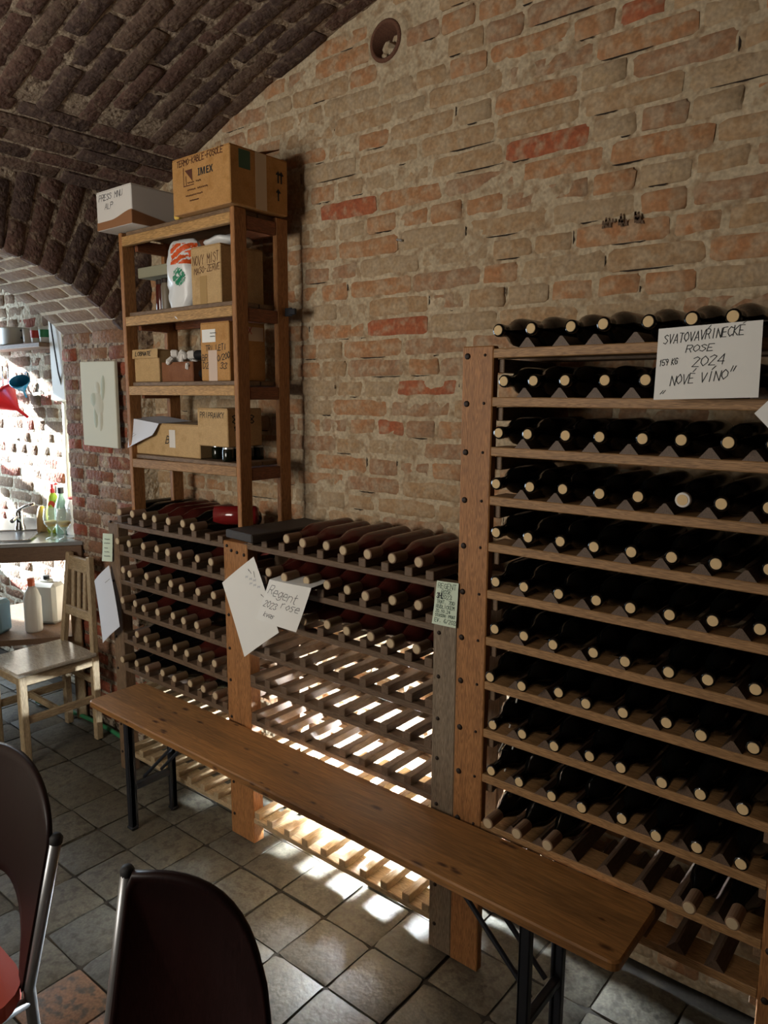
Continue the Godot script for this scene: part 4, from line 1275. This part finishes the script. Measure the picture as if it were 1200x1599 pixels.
func turned_chair(label: String, at_: Vector3, turn: float, seat_m: Material):
	# a bistro chair seen almost from its side: origin under the upper left corner of its backrest, the seat towards +z
	var t := thing("bistro_chair", label, "chair", at_, turn, "bistro chairs in the foreground")
	var lean := func(x: float, y: float, z: float) -> Vector3: return V(x, y, z + (0.86 - y) * 0.15)
	var b := MB.new(true)
	b.tube([lean.call(-0.004, 0.858, -0.012), lean.call(-0.028, 0.6, -0.012), lean.call(-0.043, 0.44, -0.01), V(-0.04, 0.3, 0.06), V(-0.03, 0.0, -0.02)], 0.0115, 14)
	put("frame_tube", b.done(), M.tube, t)
	b = MB.new(true)
	b.tube([lean.call(0.262, 0.6, -0.012), lean.call(0.255, 0.44, 0.0), V(0.255, 0.3, 0.06), V(0.26, 0.0, -0.02)], 0.0115, 14)
	put("frame_tube", b.done(), M.tube, t)
	b = MB.new(true)
	b.lathe([Vector2(0.0127, -0.006), Vector2(0.0127, 0.004), Vector2(0.009, 0.01), Vector2(0, 0.011)], 14)
	put("tube_cap", b.done(), M.black_rubber, t, at(-0.004, 0.858, -0.012))
	for x in [-0.04, 0.25]:
		b = MB.new(true)
		b.tube([V(x, 0.43, 0.08), V(x, 0.43, 0.36), V(x, 0.0, 0.42)], 0.0115, 12)
		put("front_leg", b.done(), M.tube, t)
	# backrest with one large rounded shoulder and a soft rim
	var edge := []
	edge.append(Vector2(-0.04, 0.46))
	edge.append(Vector2(0.0, 0.84))
	edge.append(Vector2(0.01, 0.864))
	for q in [[0.054, 0.008], [0.082, 0.0085], [0.107, 0.006], [0.132, 0.001], [0.154, -0.007], [0.176, -0.019], [0.195, -0.035], [0.211, -0.053], [0.225, -0.074], [0.236, -0.097], [0.245, -0.122], [0.259, -0.171], [0.267, -0.225], [0.271, -0.285]]:
		edge.append(Vector2(q[0], 0.86 + q[1]))
	edge.append(Vector2(0.27, 0.52))
	edge.append(Vector2(0.26, 0.46))
	var mid := Vector2(0.12, 0.62)
	b = MB.new(true)
	var n := edge.size()
	var rim := [[0.93, 0.0], [0.945, 0.004], [0.985, 0.004], [1.0, -0.002], [1.0, -0.01], [0.985, -0.014], [0.93, -0.014]]
	var P := func(i: int, j: int) -> Vector3:
		var q: Vector2 = mid + (edge[i % n] - mid) * (rim[j][0] as float)
		return lean.call(q.x, q.y, rim[j][1])
	for i in n:
		for j in rim.size() - 1:
			var o: Vector2 = edge[i] - mid
			b.qout(P.call(i, j), P.call(i + 1, j), P.call(i + 1, j + 1), P.call(i, j + 1), V(o.x * (1.0 if j > 0 else -0.6), o.y * (1.0 if j > 0 else -0.6), [0.6, 1.0, 0.3, 0.0, -0.3, -1.0][j]))
		b.qout(P.call(i, 0), P.call(i + 1, 0), lean.call(mid.x, mid.y, 0.0), lean.call(mid.x, mid.y, 0.0), V(0, 0, 1))
		b.qout(P.call(i, 6), P.call(i + 1, 6), lean.call(mid.x, mid.y, -0.014), lean.call(mid.x, mid.y, -0.014), V(0, 0, -1))
	put("backrest", b.done(), M.veneer, t)
	b = MB.new()
	var poly := PackedVector2Array()
	for k in 28:
		var a := TAU * k / 28.0
		poly.append(Vector2(0.105 + signf(cos(a)) * pow(absf(cos(a)), 0.5) * 0.17, signf(sin(a)) * pow(absf(sin(a)), 0.5) * 0.18))
	b.slab(poly, 0.034, Transform3D(Basis(Vector3.RIGHT, PI / 2), V(0, 0.452, 0.27)))
	put("seat", b.done(), seat_m, t)

func pine_chair():
	var t := thing("wooden_chair", "plain pine kitchen chair with slatted tapering back, standing under the arch", "chair", V(-3.44, 0, 0.455))
	for s in [-1.0, 1.0]:
		var b := MB.new()
		b.box(V(0.145 * s, 0.216, 0.165), V(0.036, 0.432, 0.036), 0.004)
		put("front_leg", b.done(), M.piney, t)
		b = MB.new()
		var B := Basis(Vector3.BACK, 0.11 * s) * Basis(Vector3.RIGHT, -0.07)
		b.box(V(0.145 * s, 0.22, -0.19), V(0.034, 0.44, 0.034), 0.004)
		b.box(V(0.122 * s, 0.67, -0.2075), V(0.03, 0.49, 0.03), 0.004, B)
		put("rear_leg", b.done(), M.piney, t)
		b = MB.new()
		b.box(V(0.145 * s, 0.215, -0.01), V(0.018, 0.036, 0.33), 0.003)
		put("side_stretcher", b.done(), M.pinez, t)
		b = MB.new()
		b.box(V(0.145 * s, 0.408, -0.01), V(0.02, 0.05, 0.33), 0.003)
		put("side_apron", b.done(), M.pinez, t)
	var sb := MB.new()
	sb.box(V(0, 0.442, 0.0), V(0.34, 0.02, 0.385), 0.005)
	put("seat", sb.done(), M.lacquer_sheen, t)
	for q in [["top_rail", 0.862, 0.22, 0.075, -0.221], ["lower_rail", 0.62, 0.25, 0.05, -0.202], ["front_apron", 0.408, 0.27, 0.05, 0.165], ["rear_stretcher", 0.3, 0.27, 0.03, -0.19]]:
		var b := MB.new()
		b.box(Vector3.ZERO, V(q[2], q[3], 0.02), 0.004)
		put(q[0], b.done(), M.pinex, t, at(0, q[1], q[4]))
	var cr := MB.new()
	cr.box(V(0, 0.215, 0.0), V(0.28, 0.03, 0.02), 0.003)
	put("middle_stretcher", cr.done(), M.pinex, t)
	for k in 3:
		var b := MB.new()
		b.box(Vector3.ZERO, V(0.026, 0.2, 0.012), 0.002, Basis(Vector3.RIGHT, -0.07))
		put("back_slat", b.done(), M.piney, t, at(-0.055 + 0.055 * k, 0.74, -0.212))

# ---------------------------------------------------------------- kitchen nook
func nook():
	var P0 := Vector2(-3.515, 0.172)
	var d := Vector2(-0.607, 0.795)
	var n := Vector2(-0.795, -0.607)
	var P1 := P0 + d * 1.0
	var top := PackedVector2Array([P0, P1, P1 + n * 0.5, Vector2(-4.5, 0.0), Vector2(-3.65, 0.0), Vector2(-3.65, 0.172)])
	var D := Basis(Vector3.RIGHT, Vector3.FORWARD, Vector3.UP)      # (x, z) polygons laid flat: y' -> -z
	var flatten := func(p: PackedVector2Array) -> PackedVector2Array:
		var o := PackedVector2Array()
		for q in p: o.append(Vector2(q.x, -q.y))
		return o
	var t := thing("sink_table", "rough wooden sink table with steel top in the bright kitchen nook", "sink", V(-3.9, 0, 0.3))
	var O := V(3.9, 0, -0.3)
	var b := MB.new()
	b.slab(flatten.call(top), 0.018, Transform3D(D, V(0, 0.951, 0) + O))
	put("steel_top", b.done(), M.steel, t)
	var ax := V(d.x, 0, d.y)
	var az := V(n.x, 0, n.y)
	var R := Basis(ax, Vector3.UP, ax.cross(Vector3.UP))
	var pt := func(u: float, w: float, y: float) -> Vector3: return V(P0.x, y, P0.y) + ax * u + az * w + O
	b = MB.new()
	b.box(pt.call(0.5, 0.02, 0.902), V(0.99, 0.078, 0.03), 0.004, R)
	put("apron", b.done(), M.counterx, t)
	b = MB.new()
	b.box(pt.call(0.06, 0.065, 0.43), V(0.05, 0.865, 0.05), 0.004, R)
	put("leg", b.done(), M.piney, t)
	b = MB.new()
	b.box(pt.call(0.95, 0.04, 0.43), V(0.05, 0.865, 0.05), 0.004, R)
	put("leg", b.done(), M.piney, t)
	b = MB.new()
	b.box(pt.call(0.95, 0.45, 0.43), V(0.05, 0.865, 0.05), 0.004, R)
	put("leg", b.done(), M.piney, t)
	b = MB.new()
	b.slab(flatten.call(PackedVector2Array([P0 + d * 0.08 + n * 0.03, P0 + d * 0.97 + n * 0.03, P0 + d * 0.97 + n * 0.46, Vector2(-4.4, 0.02), Vector2(-3.68, 0.02)])), 0.03, Transform3D(D, V(0, 0.44, 0) + O))
	put("lower_shelf", b.done(), M.counterx, t)
	# basin rim and bowl
	b = MB.new()
	var bc: Vector3 = pt.call(0.44, 0.2, 0.0)
	for q in [[0.0, -0.15, 0.36, 0.02], [0.0, 0.15, 0.36, 0.02], [-0.18, 0.0, 0.02, 0.3], [0.18, 0.0, 0.02, 0.3]]:
		b.box(bc + ax * q[0] + az * q[1] + V(0, 0.965, 0), V(q[2], 0.012, q[3]), 0.003, R)
	put("basin_rim", b.done(), M.chrome, t)
	b = MB.new()
	b.box(bc + V(0, 0.962, 0), V(0.34, 0.004, 0.28), 0.0, R)
	put("basin_bowl", b.done(), flat(c8(90, 94, 98), 0.3, 0.8), t)
	# tap
	var tp := V(-4.05, 0.96, 0.235)
	var f := thing("tap", "chrome mixer tap behind the sink basin", "tap", tp)
	b = MB.new(true)
	b.lathe([Vector2(0.028, 0), Vector2(0.026, 0.02), Vector2(0.02, 0.04), Vector2(0.021, 0.1), Vector2(0.016, 0.115), Vector2(0, 0.118)], 18)
	put("tap_body", b.done(), M.chrome, f)
	b = MB.new(true)
	b.tube([V(0, 0.05, 0), V(0.06, 0.085, 0.05), V(0.11, 0.075, 0.09)], 0.011, 10)
	put("spout", b.done(), M.chrome, f)
	b = MB.new(true)
	b.tube([V(0, 0.115, 0), V(0.03, 0.135, -0.02), V(0.075, 0.15, -0.05)], 0.008, 8)
	put("handle", b.done(), M.chrome, f)
	# bottles and glasses at the right end of the counter
	var y := 0.96
	var soap := [[0, 0], [0.03, 0], [0.036, 0.01], [0.037, 0.11], [0.03, 0.15], [0.024, 0.2], [0.014, 0.215], [0, 0.215]]
	t = standing_bottle("soap_bottle", "yellow green dish soap bottle with red pump beside the sink", V(-3.86, y, 0.14), soap, flat(c8(176, 196, 60), 0.35), [[0.012, 0.21], [0.012, 0.235], [0.006, 0.24], [0.006, 0.262], [0, 0.262]], flat(c8(196, 40, 40), 0.4))
	b = MB.new()
	b.box(V(0.02, 0.266, 0), V(0.06, 0.012, 0.018), 0.004)
	put("pump_head", b.done(), flat(c8(196, 40, 40), 0.4), t)
	b = MB.new()
	b.lathe([Vector2(0.02, -0.0004), Vector2(0.02, 0.0006), Vector2(0, 0.0007)], 18, Transform3D(Basis(V(0.63, 0, 0.77).cross(Vector3.UP).normalized() * -1.0, V(0.77, 0, 0.63).normalized(), Vector3.UP), V(0.77, 0, 0.63).normalized() * 0.029 + V(0, 0.155, 0)))
	put("round_label", b.done(), flat(c8(206, 60, 40), 0.5), t)
	standing_bottle("soap_bottle", "smaller tan bottle standing left of the dish soap", V(-3.93, y, 0.17), [[0, 0], [0.026, 0], [0.03, 0.01], [0.03, 0.08], [0.02, 0.12], [0.012, 0.14], [0, 0.14]], flat(c8(190, 150, 100), 0.4), [], null)
	standing_bottle("glass_bottle", "clear greenish bottle with black cap right of the dish soap", V(-3.79, y, 0.13), [[0, 0], [0.032, 0], [0.036, 0.01], [0.036, 0.13], [0.028, 0.165], [0.014, 0.2], [0.013, 0.225], [0, 0.225]], flat(c8(150, 186, 168), 0.15), [[0.017, 0.218], [0.017, 0.248], [0, 0.25]], M.black)
	standing_bottle("white_bottle", "white plastic bottle at the counter's right end by the pier", V(-3.72, y, 0.1), [[0, 0], [0.036, 0], [0.04, 0.01], [0.04, 0.16], [0.034, 0.19], [0, 0.195]], flat(c8(214, 216, 218), 0.4), [[0.03, 0.188], [0.03, 0.2], [0, 0.202]], flat(c8(150, 60, 56), 0.5))
	for k in 2:
		var g := thing("wine_glass", ["upturned wine glass with yellow rest, left one of the pair on the counter", "upright wine glass with yellow rest, right one of the pair on the counter"][k], "glass", V([-3.70, -3.635][k], y, [0.235, 0.2][k]), 0.0, "wine glasses on the counter")
		b = MB.new(true)
		b.lathe([Vector2(0, 0), Vector2(0.032, 0.001), Vector2(0.03, 0.004), Vector2(0.005, 0.01), Vector2(0.004, 0.04), Vector2(0.016, 0.055), Vector2(0.034, 0.08), Vector2(0.038, 0.11), Vector2(0.032, 0.16), Vector2(0.031, 0.16), Vector2(0.0365, 0.11), Vector2(0.032, 0.081), Vector2(0.0, 0.062)], 22)
		put("glass_bowl", b.done(), M.clear, g)
		b = MB.new(true)
		b.lathe([Vector2(0, 0.062), Vector2(0.02, 0.066), Vector2(0.031, 0.082), Vector2(0.0335, 0.092), Vector2(0, 0.092)], 18)
		put("drink", b.done(), flat(c8(222, 190, 60), 0.3), g)
	# shelf with pots and cups above
	b = MB.new()
	b.box(V(0, 0, 0), V(0.85, 0.024, 0.14), 0.003)
	tag(put("wall_shelf", b.done(), M.counterx, self, at(-4.35, 1.955, 0.055)), "small board shelf on the nook's brick wall with pots and cups", "shelf")
	t = thing("cooking_pot", "white enamel pot at the left of the nook's wall shelf", "pot", V(-4.36, 1.967, 0.055))
	b = MB.new(true)
	b.lathe([Vector2(0, 0), Vector2(0.085, 0), Vector2(0.095, 0.012), Vector2(0.095, 0.09), Vector2(0.099, 0.094), Vector2(0.095, 0.098), Vector2(0.09, 0.094), Vector2(0.088, 0.012), Vector2(0, 0.008)], 24, Transform3D(Basis.IDENTITY.scaled(V(1, 1, 0.7)), Vector3.ZERO))
	put("pot_body", b.done(), M.white_plastic, t)
	b = MB.new(true)
	b.tube([V(0.09, 0.08, 0), V(0.125, 0.08, 0), V(0.125, 0.04, 0), V(0.092, 0.04, 0)], 0.006, 8)
	put("handle", b.done(), M.black, t)
	for k in 3:
		t = thing("cup", ["white cup beside the enamel pot on the nook shelf", "red striped cup in the middle of the nook shelf", "green striped cup at the right end of the nook shelf"][k], "cup", V([-4.18, -4.09, -3.995][k], 1.967, 0.05), 0.0, "cups on the nook shelf")
		b = MB.new(true)
		b.lathe([Vector2(0, 0), Vector2(0.028, 0), Vector2(0.032, 0.006), Vector2(0.036, 0.085), Vector2(0.034, 0.085), Vector2(0.03, 0.008), Vector2(0, 0.006)], 20)
		put("cup_body", b.done(), M.white_plastic, t)
		if k > 0:
			b = MB.new(true)
			b.lathe([Vector2(0.0338, 0.03), Vector2(0.0362, 0.07)], 20)
			put("stripe", b.done(), flat([c8(190, 50, 40), c8(30, 120, 70)][k - 1], 0.5), t)
	# conduit box and pipes in the corner of the nook
	t = thing("pipe_cover", "pale vertical pipe cover in the nook's right corner", "pipe", V(-3.84, 1.66, 0.03))
	b = MB.new()
	b.box(V(0, 0.24, 0), V(0.14, 0.48, 0.1), 0.008)
	put("cover_box", b.done(), M.white_plastic, t)
	b = MB.new(true)
	b.tube([V(-0.02, 0.02, 0), V(-0.03, -0.3, 0), V(-0.05, -0.7, -0.01)], 0.022, 12)
	put("pipe", b.done(), M.white_plastic, t)
	b = MB.new(true)
	b.tube([V(-0.02, 0.42, 0.06), V(0.005, 0.3, 0.062), V(0.03, 0.15, 0.06), V(0.03, 0.0, 0.03)], 0.004, 6)
	tag(put("cable", b.done(), M.black, self, at(-3.84, 1.66, 0.03)), "thin black cable hanging down the pale pipe cover", "cable")
	b = MB.new(true)
	b.tube([V(-0.07, 0.0, 0.012), V(-0.03, 0.02, 0.012), V(0.0, 0.06, 0.01), V(0.01, 0.11, 0.006)], 0.004, 6)
	tag(put("cable", b.done(), M.black, self, at(-3.83, 1.37, 0.0)), "short curved black cable on the bright bricks below the pipe cover", "cable")
	# funnels hanging on the wall
	for k in 2:
		t = thing("funnel", ["large red plastic funnel hanging on the nook wall", "small blue plastic funnel hanging on the nook wall"][k], "funnel", V([-4.41, -4.26][k], [1.64, 1.735][k], 0.075), 0.0, "funnels on the nook wall")
		b = MB.new(true)
		var sc: float = [1.0, 0.62][k]
		b.lathe([Vector2(0.008 * sc, -0.12 * sc), Vector2(0.011 * sc, -0.05 * sc), Vector2(0.085 * sc, 0.05 * sc), Vector2(0.09 * sc, 0.07 * sc), Vector2(0.086 * sc, 0.07 * sc), Vector2(0.081 * sc, 0.052 * sc), Vector2(0.008 * sc, -0.05 * sc), Vector2(0.006 * sc, -0.12 * sc)], 24, Transform3D(Basis(Vector3.BACK, [0.75, -0.5][k]) * Basis(Vector3.RIGHT, 0.5), Vector3.ZERO))
		put("funnel_cone", b.done(), flat([c8(206, 30, 34), c8(24, 128, 176)][k], 0.35), t)
		b = MB.new(true)
		var hk := []
		for q in 9: hk.append(V(cos(TAU * q / 8.0) * 0.014, 0.03 * sc + 0.085 * sc + sin(TAU * q / 8.0) * 0.014, -0.03))
		b.tube(hk, 0.003, 6)
		put("hanging_loop", b.done(), flat([c8(206, 30, 34), c8(24, 128, 176)][k], 0.35), t)
	for k in 3:
		b = MB.new(true)
		b.tube([V(0, 0, 0), V(0.004, -0.12, 0.004)], 0.005, 8)
		b.lathe([Vector2(0, -0.02), Vector2(0.022, -0.008), Vector2(0.024, 0.01), Vector2(0, 0.03)], 14, at(0.004, -0.14, 0.006))
		tag(put("ladle", b.done(), M.chrome, self, at(-4.66 + 0.07 * k, 1.86, 0.03)), ["steel ladle hanging leftmost below the nook shelf", "steel ladle hanging in the middle below the nook shelf", "steel ladle hanging nearest the red funnel"][k], "ladle", "ladles under the nook shelf")
	# canisters under the sink
	var can := func(label: String, p: Vector3, s: Vector3, m: Material, cm: Material):
		var q := thing("canister", label, "canister", p, 0.5)
		var cb := MB.new()
		cb.box(V(0, s.y * 0.45, 0), V(s.x, s.y * 0.9, s.z), 0.018)
		cb.box(V(0, s.y * 0.92, 0), V(s.x * 0.4, s.y * 0.1, s.z * 0.4), 0.008)
		put("canister_body", cb.done(), m, q)
		var cc := MB.new()
		cc.lathe([Vector2(0.018, 0), Vector2(0.018, 0.02), Vector2(0, 0.022)], 14, at(0, s.y * 0.96, 0))
		put("cap", cc.done(), cm, q)
	can.call("white plastic canister on the sink table's lower shelf", V(-3.93, 0.4555, 0.17), V(0.16, 0.25, 0.11), M.white_plastic, M.black)
	can.call("pale blue plastic canister on the sink table's lower shelf, to the left", V(-3.96, 0.4555, 0.44), V(0.13, 0.2, 0.11), flat(c8(150, 188, 204), 0.35), M.white_plastic)
	standing_bottle("cleaner_bottle", "white bottle with orange label hanging under the sink", V(-3.83, 0.4555, 0.3), [[0, 0], [0.04, 0], [0.044, 0.012], [0.044, 0.18], [0.03, 0.22], [0.014, 0.25], [0, 0.25]], flat(c8(222, 220, 214), 0.35), [[0.018, 0.245], [0.018, 0.285], [0, 0.287]], flat(c8(220, 110, 70), 0.45))
	# low yellow stool at the picture's left edge
	t = thing("low_stool", "low wooden stool with a yellow top left of the pine chair", "stool", V(-3.72, 0, 0.82))
	b = MB.new()
	b.box(V(0, 0.385, 0), V(0.4, 0.03, 0.28), 0.006)
	put("seat", b.done(), flat(c8(206, 160, 62), 0.5), t)
	b = MB.new()
	b.box(V(0, 0.34, 0), V(0.36, 0.05, 0.24), 0.004)
	put("apron", b.done(), M.card_white, t)
	for k in 4:
		b = MB.new()
		b.box(V(0.165 if k & 1 else -0.165, 0.16, 0.105 if k & 2 else -0.105), V(0.03, 0.32, 0.03), 0.004)
		put("leg", b.done(), M.counterx, t)
	# green hose on the floor, relief panel on the pier
	b = MB.new(true)
	b.tube([V(-3.95, 0.012, 0.26), V(-3.75, 0.012, 0.215), V(-3.6, 0.012, 0.195), V(-3.45, 0.012, 0.188), V(-3.3, 0.012, 0.19), V(-3.15, 0.012, 0.2), V(-3.02, 0.012, 0.215)], 0.011, 10)
	tag(put("garden_hose", b.done(), flat(c8(52, 128, 84), 0.4), self), "green hose lying on the floor behind the pine chair", "hose")
	t = thing("relief_panel", "pale plaster panel with a faint grey green figure hanging on the brick pier", "picture", V(-3.245, 1.65, 0.17), 0.0)
	b = MB.new()
	b.box(Vector3.ZERO, V(0.3, 0.395, 0.018), 0.003)
	put("panel", b.done(), flat(c8(206, 206, 190), 0.85), t, Transform3D(Basis(Vector3.BACK, -0.012), V(0, 0, 0.018)))
	var fg := flat(c8(176, 181, 164), 0.9)
	var fg2 := flat(c8(192, 190, 173), 0.9)
	for q in [[0.045, 0.075, 0.018, 0.06, -0.15, 0], [-0.035, 0.02, 0.03, 0.035, 0.5, 0], [-0.03, -0.06, 0.018, 0.05, 0.0, 0], [0.0, 0.0, 0.045, 0.06, 0.1, 1], [0.012, -0.07, 0.02, 0.055, -0.1, 1], [0.0, 0.075, 0.024, 0.03, 0.2, 1]]:
		var e := MB.new(true)
		e.lathe([Vector2(1, -0.0004), Vector2(0.8, 0.001), Vector2(0, 0.0016)], 16, Transform3D(Basis(Vector3.BACK, q[4]) * Basis(Vector3.RIGHT * q[2], Vector3.BACK, Vector3.DOWN * q[3]), V(q[0], q[1], 0.0275)))
		put("relief_figure", e.done(), fg if q[5] == 0 else fg2, t)

# ---------------------------------------------------------------- scene
func _ready():
	rng.seed = 20240
	# camera
	var cam := Camera3D.new()
	cam.name = "camera"
	cam.position = EYE
	cam.rotation_degrees = V(-9.0, 39.3, 0.25)
	cam.fov = 69.4
	cam.near = 0.02
	add_child(cam)
	cam.current = true
	# sky, exposure
	var env := Environment.new()
	env.background_mode = Environment.BG_SKY
	var sky := Sky.new()
	var sm := ProceduralSkyMaterial.new()
	sm.sky_top_color = c8(110, 150, 205)
	sm.sky_horizon_color = c8(205, 216, 226)
	sm.ground_bottom_color = c8(96, 92, 84)
	sm.ground_horizon_color = c8(190, 196, 200)
	sky.sky_material = sm
	env.sky = sky
	env.tonemap_mode = Environment.TONE_MAPPER_LINEAR
	env.tonemap_exposure = 0.92
	env.sdfgi_enabled = true
	env.ssao_enabled = true
	env.ssil_enabled = true
	var we := WorldEnvironment.new()
	we.name = "world_environment"
	we.environment = env
	add_child(we)
	# sun through the nook's outer windows
	var sun := DirectionalLight3D.new()
	sun.name = "sun"
	sun.light_color = Color(0.93, 0.975, 1.0)
	sun.light_energy = 26.0
	sun.light_angular_distance = 1.2
	sun.shadow_enabled = true
	add_child(sun)
	sun.look_at_from_position(Vector3.ZERO, V(1.0, -0.30, -0.35))
	# added fill light at the added front window, tilted up and to the left
	var fill_light := AreaLight3D.new()
	fill_light.name = "added_window_fill"
	fill_light.area_size = Vector2(0.95, 1.05)
	fill_light.light_color = Color(1.0, 0.972, 0.925)
	fill_light.light_energy = 6.6
	fill_light.shadow_enabled = true
	add_child(fill_light)
	fill_light.look_at_from_position(V(-2.2, 1.85, 3.56), V(-2.5, 3.2, 0.0))
	# daylight of the nook's own windows
	var fill_light2 := AreaLight3D.new()
	fill_light2.name = "nook_daylight"
	fill_light2.area_size = Vector2(0.74, 1.4)
	fill_light2.light_color = Color(0.84, 0.93, 1.0)
	fill_light2.light_energy = 5.5
	fill_light2.shadow_enabled = true
	add_child(fill_light2)
	fill_light2.look_at_from_position(V(-5.58, 1.55, 0.51), V(0.0, 1.4, 0.51))

	make_materials()
	build_shell()
	tall_rack()
	low_rack()
	shelf_unit()
	bench()
	turned_chair("bistro chair with one-shouldered dark veneer back, standing nearest the bench", V(-1.105, 0, 1.416), 0.551, flat(c8(150, 58, 34), 0.6))
	bistro_chair("bistro chair with round-topped dark plywood back at the left edge", V(-1.625, 0, 1.40), 0.0, flat(c8(168, 60, 36), 0.6))
	pine_chair()
	nook()
	shelf_goods()
	notes()
	floor_lamp()

func floor_lamp():
	# bare bulb of a work lamp on the wall behind the low rack
	var p := V(-1.646, 0.271, 0.062)
	var t := thing("work_lamp", "bright round work lamp behind the low rack's empty shelves", "lamp", p)
	var b := MB.new(true)
	b.lathe([Vector2(0, -0.028), Vector2(0.015, -0.024), Vector2(0.026, -0.012), Vector2(0.029, 0.0), Vector2(0.026, 0.012), Vector2(0.015, 0.024), Vector2(0, 0.028)], 20)
	var m := flat(Color.WHITE)
	m.emission_enabled = true
	m.emission = Color(0.93, 0.97, 1.0)
	m.emission_energy_multiplier = 30.0
	put("bulb", b.done(), m, t)
	b = MB.new(true)
	b.lathe([Vector2(0.018, 0.026), Vector2(0.016, 0.05), Vector2(0, 0.051)], 16, Transform3D(Basis(Vector3.RIGHT, -PI / 2), Vector3.ZERO))
	put("socket", b.done(), M.black, t)
	var l := OmniLight3D.new()
	l.name = "lamp_light"
	l.light_color = Color(0.93, 0.97, 1.0)
	l.light_energy = 6.5
	l.light_size = 0.028
	l.omni_range = 8.0
	l.omni_attenuation = 2.0
	l.shadow_enabled = true
	t.add_child(l)
